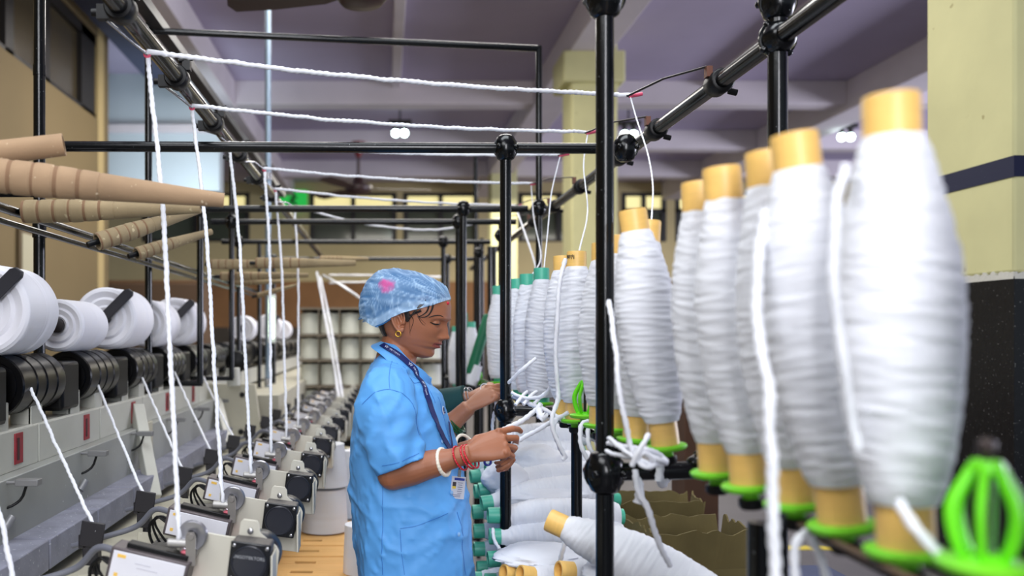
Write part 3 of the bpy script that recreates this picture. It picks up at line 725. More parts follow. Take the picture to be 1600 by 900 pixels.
rm = M4.Rotation(R(7), 4, 'Y').to_3x3()
mb = MB().box(mc + V((0, .029, 0)), (.074, .056, .074), rm)
motor = mb.build('motor', mat('motor_grey', (78, 74, 72), .5, .2, bump=(700, .6, .001)), feed, .004)
mb = MB().box(mc + V((0, -.001, 0)), (.076, .005, .076), rm); mf = mb.build('motor_face', mat('motor_black', (14, 16, 22), .25), motor, .006)
mb = MB().lathe([(.033, 0), (.0335, -.004), (.0315, -.005), (.030, -.002), (.0, -.002)], mc + V((0, -.003, 0)), (0, 1, 0), 40, cap=False); mb.build('face_ring', mat('motor_ring', (44, 46, 54), .2), motor)
mb = MB()
for sx in (-1, 1):
    for sz in (-1, 1): mb.lathe([(.002, -.007), (.0034, -.0065), (.0034, -.003)], mc + rm @ V((sx * .031, 0, sz * .031)), (0, 1, 0), 10)
mb.build('face_screw', STEEL, motor)
MB().lathe([(.040, .066), (.044, .070), (.044, .112), (.036, .12)], mc + V((.006, 0, -.004)), (0, 1, 0), 36).build('motor_can', mat('motor_can', (24, 28, 38), .3), motor)
# cables at the left, cream brackets beneath
for k, (r_, a) in enumerate([(.0035, 0), (.003, .018), (.003, .034)]):
    MB().tube(smooth_path([(-.070, .035, .012 - a * .4), (-.095 - a * .2, .04, .018), (-.122 + a * .4, .05, -.004), (-.118 + a, .055, -.045), (-.09 + a, .06, -.075)], .008), r_, 8).build('cable', BLK2, feed)
MB().tube(smooth_path([(-.07, .07, .02), (-.12, .09, .025), (-.17, .11, -.02), (-.25, .10, -.045), (-.33, .12, -.07)], .01), .007, 10).build('grey_cable', mat('cable_grey', (108, 110, 120), .5), feed)
MB().prism([(-.06, -.06), (.05, -.07), (.05, -.008), (-.06, .0)], (-.105, .10, -.03), (1, 0, 0), (0, .25, 1), -.05).build('cream_bracket', CREAM2, feed, .003)
MB().box((-.02, .075, -.075), (.19, .09, .06)).build('under_block', mat('under_block', (92, 90, 86), .5), feed, .004)
MB().box((-.0, .07, -.125), (.05, .06, .06)).build('foot', CREAM2, feed, .002)
MB().box((.055, .07, -.055), (.016, .02, .06)).tube([(.055, .05, -.03), (.075, .05, -.06), (.12, .05, -.062)], .007).build('white_hose', mat('hose_white', (225, 226, 228), .5), feed)
# black yarn brake standing between feeder and duct
br = MB().box((-.20, .30, .004), (.052, .006, .056), M4.Rotation(R(8), 3, 'Y')).box((-.205, .315, -.03), (.034, .03, .07)).box((-.222, .31, -.012), (.018, .02, .03)).tube([(-.2, .32, -.06), (-.2, .32, -.14)], .011)
br.build('yarn_brake', mat('brake_black', (34, 32, 36), .4), feed, .002)
FY = [1.68, 2.08, 2.54, 3.0, 3.48, 3.95, 4.42, 4.9, 5.4, 5.9, 6.4, 6.9, 7.4]
NF = len(FY)
for i, y in enumerate(FY):
    o = feed if i == 0 else copy_tree(feed)
    o.location = (-.435 - (.01 if i == 0 else 0) + .012 * (i > 5), y, H(-.447) - .003 * i)
    where = ['nearest of the row, cut by the bottom edge', 'second of the row from the bottom edge', 'third of the row from the bottom edge', 'fourth of the row, below the fourth hanging strand', 'fifth of the row, below the fifth hanging strand', 'sixth of the row, pulley at the last near strand'][i] if i < 6 else '%s of the row toward the cone rack' % ORD[i]
    tag(o, 'white-faced yarn feeder with black motor, ' + where, 'feeder', 'yarn feeder units along the machine bed')
# motor print on the nearest two
fc = bpy.data.curves.new('motor_print', 'FONT'); fc.body = 'ENGOTEKTORS'; fc.size = .0085; fc.extrude = .0002; fc.align_x = 'CENTER'
fc.materials.append(mat('motor_print', (165, 168, 172), .5))
ft = bpy.data.objects.new('motor_print', fc); me_l = bpy.data.meshes.new_from_object(ft); bpy.data.objects.remove(ft); ft = bpy.data.objects.new('motor_print', me_l); COL.objects.link(ft); ft.parent = [c for c in feed.children if c.name.startswith('motor') and 'can' not in c.name][0]
ft.location = mc + V((.0, -.0062, .008)); ft.rotation_euler = (R(90), R(7), 0)

# floor side things at the end of the machine: slotted pallets, cones
tray = empty('slotted_pallet', (-.17, 3.35, 0), 'tan slotted pallet of five planks lying on a low trolley beside the feeders', 'pallet')
TAN = mat('tan_board', (222, 172, 104), .75, var=(7, .08), bump=(30, .1, .002))
zt_ = H(-.815)
def slotted(x0, x1, y0, y1, slots, th=.02):
    xs = [x0] + [v for s in slots for v in (s[0], s[1])] + [x1]; mb = MB()
    ya, yb = (y0 + y1) / 2 - .016, (y0 + y1) / 2 + .016
    mb.box2((x0, y0, -th), (x1, ya, 0)); mb.box2((x0, yb, -th), (x1, y1, 0))
    for i in range(0, len(xs), 2): mb.box2((xs[i], ya, -th), (xs[i + 1], yb, 0))
    return mb
for k in range(7):
    y0 = -.52 + k * .155
    mb = slotted(-.24, .20, y0, y0 + .150, [(-.15, -.075), (.09, .165)])
    for v in mb.v: v.z += zt_ + .004 * math.sin(k * 2.1)
    mb.build('plank', TAN, tray, .003)
MB().box2((-.24, -.52, .12), (.20, .56, zt_ - .05)).build('lower_boards', mat('under_board', (60, 42, 28), .8), tray)
mb = MB()
for a in (-.2, .16):
    for b in (-.42, .46): mb.lathe([(.04, -.015), (.045, 0), (.04, .015)], (a, b, .05), (1, 0, 0), 16); mb.box((a, b, .1), (.03, .05, .08))
mb.build('caster', BLK2, tray)
def cone(p, r0, r1, h, label, group, m=None, name='yarn_cone', lean=0):
    o = empty(name, p, label, 'cone', group)
    N = 26; prof = [(r0 * .35, 0)] + [(r0 + (r1 - r0) * i / N, .004 + (h - .008) * i / N) for i in range(N + 1)] + [(r1 * .35, h)]
    sd = random.random() * 9
    MB().lathe(prof, (0, 0, 0), (0, lean, 1), 28, fn=lambda r, hh, t: r * (1 + .012 * noise.noise(V((cos(t) + sd, sin(t), hh * 60))))).build('yarn_winding', m or WHITE, o)
    MB().lathe([(r1 * .18, h - .01), (r1 * .34, h + .006), (r1 * .30, h + .008), (r1 * .24, h - .004)], n=16).build('core', mat('cone_core', (200, 190, 160), .6), o)
    return o
cone((P(567, 888, 3.06).x, 3.06, zt_), .068, .062, .17, 'white yarn cone on the tan pallet, half hidden by the blue coat', 'white cones by the tan pallet')
for i, (y, zz) in enumerate([(3.72, 0), (3.72, .185)]):
    cone((P(507, 800, 3.72).x, y, zt_ + zz), .098, .088 - .006 * i, .18, ['lower of two stacked greyish yarn cones behind the tan pallet', 'upper of two stacked greyish yarn cones behind the tan pallet, white top'][i], 'white cones by the tan pallet', mat('grey_yarn', (205, 208, 212), .85, bump=(200, .4, .001)))
for i, (px_, y, zz) in enumerate([(478, 4.3, 0), (538, 4.5, 0), (540, 4.5, .17)]):
    cone((P(px_, 800, y).x, y, zt_ - .1 + zz), .09, .08, .17, ['pale cone in shade left of the stacked pair behind the pallet', 'lower pale cone in the gap between the stacked pair and the blue coat', 'upper pale cone in the gap between the stacked pair and the blue coat'][i], 'white cones by the tan pallet')
tb = empty('low_table', (P(500, 800, 4.2).x, 4.2, 0), 'low dark trolley under the stacked cones behind the pallet', 'trolley')
MB().box2((-.3, -.22, zt_ - .16), (.3, .5, zt_ - .10)).build('trolley_top', mat('trolley_dark', (70, 74, 84), .6), tb)
mb = MB()
for a in (-.27, .27):
    for b in (-.18, .46): mb.box((a, b, (zt_ - .16) / 2), (.03, .03, zt_ - .16))
mb.build('trolley_frame', BLK2, tb)

# cone rack in the background
rk = empty('cone_rack', (P(540, 522, 7.2).x, 7.2, 0), 'tall shelf rack filled with pale yarn cones behind the worker', 'rack')
RX0, RX1 = P(468, 0, 7.2).x, P(690, 0, 7.2).x; ox = -rk.location.x
SH = [P(0, yy, 7.2).z for yy in (522, 561, 601, 641, 681)]
for s in SH: MB().box2((RX0 + ox, -.12, s - .018), (RX1 + ox, .25, s)).build('shelf', mat('rack_brown', (128, 118, 102), .7), rk)
MB().box2((RX0 + ox, -.12, P(0, 484, 7.2).z), (RX1 + ox, .25, P(0, 481, 7.2).z)).build('shelf', mat('rack_brown', (128, 118, 102)), rk)
n = 7; cw = (RX1 - RX0) / n
for i in range(n + 1): MB().box2((RX0 + ox + i * cw - .004, -.125, .1), (RX0 + ox + i * cw + .004, -.10, P(0, 484, 7.2).z)).build('divider', mat('rack_brown', (128, 118, 102)), rk)
MB().box2((RX0 + ox, .24, .1), (RX1 + ox, .26, P(0, 484, 7.2).z)).build('rack_back', mat('rack_dark', (60, 56, 50), .8), rk)
PC = mat('pale_cone', (222, 224, 212), .8, bump=(100, .3, .002))
for j, s in enumerate(SH):
    for i in range(n):
        if i > 4 and j < 2: pass
        cone((RX0 + (i + .5) * cw, 7.2, s), cw * .47, cw * .45, .168, 'pale yarn cone on the %s shelf of the rack, %s from its left end' % (['top', 'second', 'third', 'fourth', 'fifth'][j], ORD[i]), 'pale cones in the background rack', PC)
cb = empty('wall_cabinet', (P(250, 0, 10.5).x, 10.5, 0), 'dark brown blurred cabinet behind the first hanging strands', 'cabinet')
MB().box2((-.7, -.2, 0), (.55, .3, H(.62))).build('cabinet_body', mat('cabinet_brown', (92, 66, 42), .7, var=(1.5, .3)), cb, .01)
for x in (-.68, -.05): MB().box2((x, -.23, .1), (x + .58, -.2, H(.58))).build('cabinet_door', mat('cabinet_door', (76, 56, 38), .6), cb, .01)
mb = MB().box((-.12, -.24, 1.2), (.02, .03, .2)).build('cabinet_handle', STEEL, cb)
bx = empty('brown_box', (P(1082, 700, 4.3).x, 4.3, 0), 'dark brown blurred carton standing behind the rail gap', 'box')
MB().box2((-.07, -.1, 0), (.09, .1, H(-.28))).build('box_body', mat('dark_carton', (72, 46, 30), .8, var=(6, .2)), bx, .005)
MB().box2((-.075, -.103, H(-.36)), (.095, -.1, H(-.33))).build('box_tape', mat('box_tape', (110, 82, 52), .5), bx)
# ---------------- bobbins lying in the pile ----------------
bin_ = empty('pile_trolley', (.47, 2.85, 0), 'flat trolley under the heap of lying bobbins', 'trolley')
MB().box2((-.30, -.42, .36), (.30, .52, .40)).build('trolley_deck', mat('deck_wood', (120, 96, 66), .8), bin_, .004)
mb = MB()
for a in (-.25, .25):
    for b in (-.36, .46): mb.box((a, b, .22), (.03, .03, .3)); mb.lathe([(.04, -.015), (.045, 0), (.04, .015)], (a, b, .05), (1, 0, 0), 16)
mb.build('trolley_leg', BLK2, bin_)
PL = [  # end px, py, Y, yaw(deg), pitch(deg), kind
    (752, 787, 2.72, 6, 6, 'g'), (762, 805, 2.62, 2, -1, 'g'), (764, 838, 2.60, -2, 0, 'g'), (762, 874, 2.58, 3, 3, 'g'),
    (741, 768, 2.95, 5, 3, 'g'), (748, 766, 2.86, 4, 7, 'g'), (738, 800, 2.92, 3, 2, 'g'), (740, 830, 2.90, 0, 2, 'g'), (740, 858, 2.88, 4, 0, 'g'), (745, 888, 2.86, 0, 2, 'g'),
    (758, 735, 3.05, 4, 3, 'g'), (735, 745, 3.12, 8, 4, 'g'), (742, 715, 3.20, 5, 2, 'g'), (757, 690, 3.25, 4, 4, 'g'), (735, 705, 3.35, 4, 2, 'g'),
    (735, 905, 2.75, 2, 0, 'g'), (757, 908, 2.60, -3, 0, 'g')]
PLL = ['end cap highest of the front stack, just below the worker\'s hand', 'large end cap second from top at the heap front', 'end cap third from top at the heap front', 'end cap with yellow sticker, lowest of the front column', 'green end cap touching the blue coat below the badge card', 'green end just behind the topmost front cap', 'set back, left of the second front cap', 'set back, left of the third front cap', 'set back, left of the stickered cap', 'at the bottom left beside the coat hem', 'upper layer, right beneath the held rope end', 'upper layer, touching the coat edge at card height', 'back layer under the worker\'s wrist', 'back layer highest dome of white roving', 'back layer nearest the coat', 'bottom layer left, cut by the picture edge', 'bottom layer middle, cut by the picture edge']
for i, (px_, py_, Y, yaw, pit, k) in enumerate(PL):
    p = P(px_, py_, Y); d = V((cos(R(yaw)) * cos(R(pit)), sin(R(yaw)) * cos(R(pit)), sin(R(pit))))
    bobbin(p + d * .40, p, k, i % 2, 'lying green-tubed bobbin, ' + PLL[i], 'green-tubed bobbins heaped on the trolley', .40, 1.05, i * 2.1)
pS = P(764, 874, 2.58)
st_o = [o for o in bpy.data.objects if o.get('label', '').startswith('lying green-tubed bobbin, end cap with yellow')][0]
MB().box((.014, -.0235, .004), (.012, .003, .014)).build('yellow_sticker', mat('sticker_yellow', (225, 225, 60), .5), st_o)
st = MB().lathe([(.0251, 0), (.0251, .018)], (0, 0, 0), (0, 0, 1), 30, cap=False)
# right ends of two more
for i, (px_, py_, Y) in enumerate([(964, 781, 3.05), (968, 817, 2.95), (905, 729, 3.2)]):
    p = P(px_, py_, Y); bobbin(p - V((.39, .04, -.02)), p, 'g', i % 2, ['lying bobbin whose green end shows right of the thick post, upper', 'lying bobbin whose green end shows right of the thick post, lower', 'lying bobbin with its green end pointing right under the hanging rope ends'][i], 'green-tubed bobbins heaped on the trolley', .40, 1.1, i)
YL = [((857, 812, 1.98), (1058, 905, 1.86), 'slanted bobbin with open yellow tube end, lying on top of the heap', .44), ((786, 895, 2.30), (960, 915, 2.42), 'yellow-tubed bobbin at the bottom edge, leftmost of three tube ends', .40), ((812, 897, 2.22), (980, 925, 2.32), 'yellow-tubed bobbin at the bottom edge, middle of three tube ends', .40), ((872, 892, 2.05), (1050, 905, 2.12), 'yellow-tubed bobbin at the bottom edge, rightmost of three tube ends', .40)]
for i, (a, b, lb, lg) in enumerate(YL):
    a_, b_ = P(*a), P(*b); bobbin(a_ + (b_ - a_).normalized() * lg, a_, 'y', i % 3, lb, 'yellow-tubed bobbins lying on the heap', lg, 1.0, i * 1.7)
# soft white roving hanks lying over the heap
def blob(name, p, sx, sy, sz, seed, label):
    mb = MB(); rings = []
    for i in range(34):
        t = pi * (i + .02) / 33.04; ring = []
        for j in range(56):
            q = 2 * pi * j / 56; n_ = V((sin(t) * cos(q), sin(t) * sin(q), cos(t)))
            k = 1 + .14 * noise.noise(n_ * 1.7 + V((seed, 0, 0))) + .06 * noise.noise(V((n_.x * 3, n_.y * 9, n_.z * 9 + seed))) + .02 * noise.noise(V((n_.x * 5, n_.y * 30, n_.z * 30)))
            ring.append(V((n_.x * sx * k, n_.y * sy * k, n_.z * sz * k)) + V(p))
        rings.append(ring)
    mb.rings(rings[::-1]); o = mb.build(name, WHITE); return tag(o, label, 'hank', 'loose white roving hanks on the heap')
blob('roving_hank', P(838, 722, 3.0), .085, .10, .058, 3, 'smooth white roving hank at the back of the heap, just under the rail')
blob('roving_hank', P(790, 748, 2.84), .075, .09, .050, 5, 'white roving hank under the worker\'s fingertips')
blob('roving_hank', P(900, 752, 2.95), .12, .10, .035, 8, 'flat white roving hank left of the thick front post')
blob('roving_hank', P(850, 868, 2.35), .13, .10, .030, 11, 'crumpled white roving hank lying above the yellow tube ends')
blob('roving_hank', P(850, 770, 2.76), .15, .10, .030, 14, 'long folded white roving layer in the middle of the heap')
blob('roving_hank', P(1000, 898, 1.95), .13, .09, .035, 17, 'fluffy white roving hank at the bottom edge right of the thick post')
# cartons
def carton(p, sx, sy, h, label, seed, rz=0):
    o = empty('open_carton', (p[0], p[1], 0), label, 'carton', 'torn open cartons under the creel', rz); rnd = random.Random(seed)
    m = mat('carton_olive', (104, 92, 54), .85, var=(7, .16), bump=(50, .3, .002)); me = mat('carton_edge', (165, 150, 105), .9)
    def wall(a, b, nm, lean):
        mb = MB(); N = 22; pts = []; a, b = V(a), V(b); nrm = V((-(b - a).y, (b - a).x, 0)).normalized()
        top = []; 
        for i in range(N + 1):
            t = i / N; q = a.lerp(b, t); hh = h + .02 * noise.noise(V((t * 6, seed, 1))) + .005 * noise.noise(V((t * 12, seed, 4)))
            bow = .012 * sin(pi * t)
            pts.append((q, q + nrm * (lean + bow) + V((0, 0, hh))))
        for i in range(N):
            (q0, t0), (q1, t1) = pts[i], pts[i + 1]; th = nrm * .005
            mid0, mid1 = q0 + V((0, 0, h * .86)), q1 + V((0, 0, h * .86))
            for (A0, A1, B0, B1) in ((q0, q1, mid0, mid1), (mid0, mid1, t0, t1)):
                mb.add([A0, A1, B1, B0, A0 + th, A1 + th, B1 + th, B0 + th], [(0, 1, 2, 3), (7, 6, 5, 4), (3, 2, 6, 7), (0, 4, 5, 1), (0, 3, 7, 4), (1, 5, 6, 2)])
        mb.build(nm, m, o)
    x, y = sx / 2, sy / 2
    wall((-x, -y, .02), (x, -y, .02), 'side_panel', -.03); wall((x, -y, .02), (x, y, .02), 'side_panel', -.015); wall((x, y, .02), (-x, y, .02), 'side_panel', -.03); wall((-x, y, .02), (-x, -y, .02), 'side_panel', .02)
    MB().box2((-x, -y, 0), (x, y, .02)).build('bottom_panel', m, o)
    return o
carton((P(1100, 0, 2.45).x, 2.62), .33, .20, H(-.575), 'large torn olive-brown open carton at the bottom right of the thick post', 3, .12)
carton((P(1035, 0, 3.1).x, 3.22), .30, .18, H(-.602), 'smaller torn open carton behind the large one', 9, -.1)
gb = empty('white_sack', (P(1270, 0, 2.6).x, 2.7, 0), 'low grey crate behind the lower right post', 'crate')
MB().box2((-.14, -.12, 0), (.16, .14, .62)).build('crate_body', mat('crate_blue', (62, 72, 104), .6, var=(5, .2)), gb, .01)
MB().box2((-.145, -.125, .58), (.165, .145, .60)).build('crate_rim', mat('crate_yellow', (205, 190, 90), .6), gb, .003)
gb.name = 'storage_crate'; gb['label'] = 'dark blue crate with a yellow rim behind the lower right post'

# ---------------- yarn strands ----------------
def yarn(pts, label, group, r=.005, name='yarn_strand', **k):
    o = yarn_mb(pts, r, **k).build(name, ROPE); return tag(o, label, 'yarn', group)
PU = []
for i, y in enumerate(FY[:6]):
    lx = -.435 - (.01 if i == 0 else 0); lz = H(-.447) - .003 * i
    PU.append(V((lx + pc.x - .026, y + pc.y, lz + pc.z)))
WH = ['nearest and lowest-hanging', 'second from the front', 'third from the front', 'fourth from the front', 'fifth from the front', 'sixth, farthest of the clear ones']
for i in range(6):
    a = P(*GL[i][:3]); b = PU[i]; c = P(*GR[i][:3]) + V((0, 0, .003))
    m1 = a.lerp(b, .35) + V((.012, 0, 0)); m2 = a.lerp(b, .7) + V((.006, 0, 0))
    sag = [.012, .012, .012, .010, .012, .075][i]
    h1 = a.lerp(c, .3) + V((0, 0, -sag * .8)); h2 = a.lerp(c, .65) + V((0, 0, -sag))
    # from the pulley up to the left guide
    yarn([b + V((0, 0, -.012)), b + V((.0, 0, .03)), m2, m1, a + V((.002, 0, -.02)), a + V((.003, 0, .002))], 'upright white yarn strand from feeder pulley to overhead guide, ' + WH[i], 'upright yarn strands at the left of the aisle', .0052)
    yarn([a + V((.003, 0, .002)), a + V((.03, .006, .004)), h1, h2, c + V((-.03, 0, .001)), c], 'white yarn strand crossing overhead from left to right guide, ' + WH[i], 'overhead yarn strands across the aisle', .0055)
# from the right guides down to the bobbins
for i, pts in enumerate([[(985, 152, 2.41), (996, 190, 2.38), (1012, 240, 2.30), (1020, 290, 2.2), (1018, 345, 2.05)], [(918, 210, 2.85), (912, 260, 2.80), (918, 330, 2.6), (905, 392, 2.26)], [(875, 245, 3.2), (862, 300, 3.15), (856, 360, 3.0), (850, 418, 2.72)], [(830, 290, 3.83), (834, 340, 3.7), (845, 400, 3.4), (830, 432, 2.95)], [(806, 325, 4.45), (822, 370, 4.2), (835, 410, 4.0), (842, 450, 3.9)]]):
    yarn([P(*p) for p in pts], 'thin white yarn dropping from the %s right-hand guide to a bobbin top' % ORD[i], 'yarns dropping from the right guides', .0022 if i < 4 else .0045, wob=.0004)
# lower strands from drums to yarn brakes
for i in range(5):
    yd = ZD[i + 1] + .10 if i else ZD[1] + .02
    a = V((-.915, yd, H(-.165))); yb = FY[i] + .30; b = V((-.435 - .20, yb, H(-.447) + .01))
    if i == 0: a = V((-.906, 2.30, H(-.14)))
    yarn([a, a.lerp(b, .5) + V((.0, 0, -.004)), b], 'slanting white yarn from black drum down to a yarn brake, %s from the front' % ORD[i], 'slanting yarns below the drums', .0042)
yarn([P(-30, 760, 1.9), P(-2, 800, 1.85), P(20, 905, 1.8)], 'short white yarn at the lower left picture corner', 'slanting yarns below the drums', .0055)
# roving along bobbin flanks and knotted ends on the rail
RG = 'loose roving ends on and under the rail'
def rp(label, pts, r=.0058, **k): return yarn([P(*p) for p in pts], label, RG, r, **k)
rp('roving strand climbing the left flank of the nearest full bobbin', [(1322, 260, .83), (1308, 310, .81), (1303, 380, .80), (1306, 480, .80), (1322, 600, .81), (1340, 700, .82)], .0045)
rp('long blurred roving strand hanging through the rail left of the second large bobbin', [(1196, 330, .98), (1186, 400, .96), (1184, 500, .94), (1198, 600, .91), (1206, 700, .90), (1208, 800, .90), (1213, 960, .90)], .0058)
rp('short roving end crossing the foot of the nearest full bobbin', [(1404, 785, .78), (1430, 820, .76), (1480, 885, .74)], .0048)
rp('roving strand in front of the partly hidden bobbin right of the thick post', [(952, 470, 1.56), (958, 520, 1.52), (963, 560, 1.50), (966, 600, 1.49), (975, 650, 1.49), (982, 690, 1.50), (992, 715, 1.50)], .0045)
rp('knotted roving across the rail right of the thick post, upper loop', [(950, 692, 1.62), (975, 697, 1.56), (1000, 704, 1.50), (1024, 716, 1.47), (1040, 722, 1.5), (1034, 712, 1.52), (1008, 702, 1.48), (980, 712, 1.52)], .0045)
rp('thin roving wrapped beneath the full bobbin right of the thick post', [(948, 705, 1.62), (968, 712, 1.56), (990, 716, 1.50), (1012, 722, 1.47), (1036, 728, 1.5)], .0042)
rp('roving tail crossing upward beside the full bobbin foot', [(988, 728, 1.47), (998, 706, 1.46), (1008, 688, 1.46), (1012, 678, 1.47)], .0042)
rp('knotted roving across the rail right of the thick post, lower loop', [(952, 684, 1.62), (970, 700, 1.55), (992, 716, 1.48), (1010, 730, 1.46), (1022, 724, 1.47), (1006, 708, 1.46), (994, 720, 1.47)], .0042)
rp('roving loop tied around the crossbar right of the thick post', [(1030, 752, 1.66), (1032, 722, 1.665), (1040, 714, 1.68), (1046, 722, 1.70), (1044, 745, 1.70), (1034, 756, 1.68), (1029, 742, 1.66)], .0075)
rp('long roving end hanging from the crossbar over the cartons', [(992, 735, 1.62), (998, 770, 1.60), (1014, 800, 1.60), (1030, 850, 1.62), (1048, 885, 1.64)], .0055)
rp('short frayed roving end hanging under the crossbar', [(994, 748, 1.63), (1000, 768, 1.62), (996, 786, 1.62)], .008)
rp('long main roving lying along the rail between the two black posts', [(803, 620, 2.52), (830, 632, 2.45), (850, 640, 2.40), (880, 655, 2.3), (915, 668, 2.2), (940, 676, 2.1), (960, 690, 1.95)], .0062)
rp('rope-like roving from the rail toward the held knot, upper', [(785, 673, 2.40), (810, 660, 2.38), (832, 645, 2.38), (845, 632, 2.42)], .0065)
rp('short double roving end by the thin post', [(787, 678, 2.40), (800, 679, 2.40), (803, 672, 2.40), (805, 690, 2.38), (804, 688, 2.38)], .005)
rp('roving held taut from the fingertips up to the rail', [(807, 691, 2.30), (830, 677, 2.28), (860, 661, 2.25), (889, 644, 2.22)], .0055)
rp('roving hanging with a knotted frayed end below the bare lime cage rail', [(884, 405, 2.20), (875, 440, 2.18), (871, 500, 2.17), (868, 560, 2.17), (872, 620, 2.17), (862, 655, 2.16), (872, 690, 2.16), (882, 712, 2.16), (878, 718, 2.16)], .0055)
rp('second roving tail hanging beside the knotted one', [(870, 655, 2.18), (865, 672, 2.17), (874, 700, 2.17), (886, 716, 2.17)], .005)
for i, x in enumerate((905, 917, 930)):
    rp('hanging roving loop end between rail and thick post, %s from the left' % ORD[i], [(x + 20, 656, 2.1), (x + 4, 664, 2.08), (x + 2, 690, 2.06), (x + 10 - i * 2, 712 - i * 6, 2.05), (x + 18 - i * 2, 726 - i * 14, 2.05)], .0052)
rp('looped roving draped before the green-tubed bobbins, left', [(800, 614, 2.52), (822, 622, 2.45), (850, 618, 2.40), (866, 590, 2.35), (876, 540, 2.30), (874, 470, 2.28)], .005)
rp('roving crossing diagonally over the green-tubed bobbins', [(795, 598, 2.55), (815, 578, 2.5), (838, 560, 2.5)], .005)
for i, (x0, x1) in enumerate([(824, 805), (838, 818), (856, 834)]):
    rp('short roving tail at a green bobbin foot, %s from the left' % ORD[i], [(x0, 612, 2.50), ((x0 + x1) / 2, 620, 2.46), (x1, 632, 2.44)], .0048)
rp('lumpy roving knot hanging on the rail by the thin post', [(842, 640, 2.3), (846, 652, 2.28), (852, 648, 2.28), (844, 656, 2.28)], .009)
rp('roving trailing over the heap under the slanted bobbin', [(884, 842, 2.1), (880, 860, 2.1), (872, 885, 2.12)], .006)
rp('curved roving end on the heap beside the green caps', [(770, 826, 2.55), (773, 845, 2.52), (780, 858, 2.5)], .005)
rp('white roving looped between the far hands and the rail post', [(766, 610, 2.72), (775, 630, 2.70), (770, 660, 2.70), (772, 700, 2.72)], .005)
rp('roving tails hanging blurred at the lower right behind the rail, left one', [(1262, 830, 1.0), (1245, 850, 1.0), (1240, 920, 1.0)], .005)
rp('roving tails hanging blurred at the lower right behind the rail, right one', [(1262, 830, 1.02), (1280, 870, 1.02), (1300, 920, 1.02)], .005)
# far yarns behind
for i, pts in enumerate([[(495, 425, 7.0), (505, 480, 6.8), (520, 560, 6.5), (534, 655, 6.2)], [(500, 432, 7.1), (515, 500, 6.9), (527, 570, 6.6), (541, 655, 6.3)], [(505, 430, 6.6), (540, 450, 6.3), (575, 475, 6.0)], [(515, 430, 7.5), (560, 430, 7.3), (700, 433, 7.0)], [(515, 442, 7.8), (560, 441, 7.6), (700, 443, 7.2)]]):
    yarn([P(*p) for p in pts], 'blurred distant white yarn left of the blue cap, ' + ['left one of the slanting pair', 'right one of the slanting pair', 'running down into the cap', 'upper of the two level ones', 'lower of the two level ones'][i], 'distant white yarns', .0085, step=.05, n=6)
# ---------------- the worker ----------------
SKIN = mat('skin', (160, 102, 72), .47, sss=.12, var=(9, .10), bump=(220, .10, .0006))
SKIN2 = mat('skin_second', (162, 108, 80), .5, sss=.08, var=(9, .10))
LIPM = mat('lip_colour', (140, 72, 66), .38, sss=.1)
NAIL = mat('nail_colour', (196, 120, 105), .3)
HAIRM = mat('black_hair', (20, 15, 14), .38, bump=(240, .7, .002), stretch=(1, 1, .25))
COATM = mat('blue_coat', (92, 166, 234), .62, bump=(26, .16, .006), var=(5, .035))
SEAM = mat('coat_seam', (52, 118, 196), .7)
NAVYR = mat('lanyard_navy', (16, 30, 92), .5)
YB = 2.37
PS = (.0, YB)
# head ---------------------------------------------------------------
HS = V((1.02, 1.0, .90))
HM3 = (M4.Rotation(R(-22), 4, 'Z') @ M4.Rotation(R(15), 4, 'Y') @ M4.Diagonal((HS.x, HS.y, HS.z, 1))).to_3x3()
EARL = V((-.010, -.076, -.018))
HP = P(625, 501, 2.295) - HM3 @ EARL
def hw_(p): return HP + HM3 @ V(p)
HINV = HM3.inverted()
def hl_(p): return HINV @ (V(p) - HP)
XFp = [(.113, .0), (.108, .035), (.098, .055), (.08, .072), (.055, .084), (.03, .0885), (.014, .0895), (.0, .084), (-.02, .0835), (-.045, .0825), (-.054, .083), (-.063, .080), (-.072, .0785), (-.080, .0715), (-.092, .0715), (-.103, .069), (-.111, .054), (-.116, .02)]
XBp = [(.113, 0), (.105, -.04), (.085, -.07), (.05, -.094), (.0, -.100), (-.04, -.088), (-.07, -.066), (-.1, -.03), (-.116, -.0)]
WWp = [(.113, 0), (.106, .03), (.09, .052), (.06, .070), (.03, .0755), (0, .0745), (-.03, .0695), (-.06, .0625), (-.085, .051), (-.1, .041), (-.111, .024), (-.116, 0.004)]
def itp(tb, z):
    if z >= tb[0][0]: return tb[0][1]
    for i in range(len(tb) - 1):
        a, b = tb[i], tb[i + 1]
        if z >= b[0]:
            t = (a[0] - z) / (a[0] - b[0]); t = t if abs(a[0]) > .1 else t; return a[1] + (b[1] - a[1]) * t
    return tb[-1][1]
def g(x, s): return math.exp(-(x / s) ** 2)
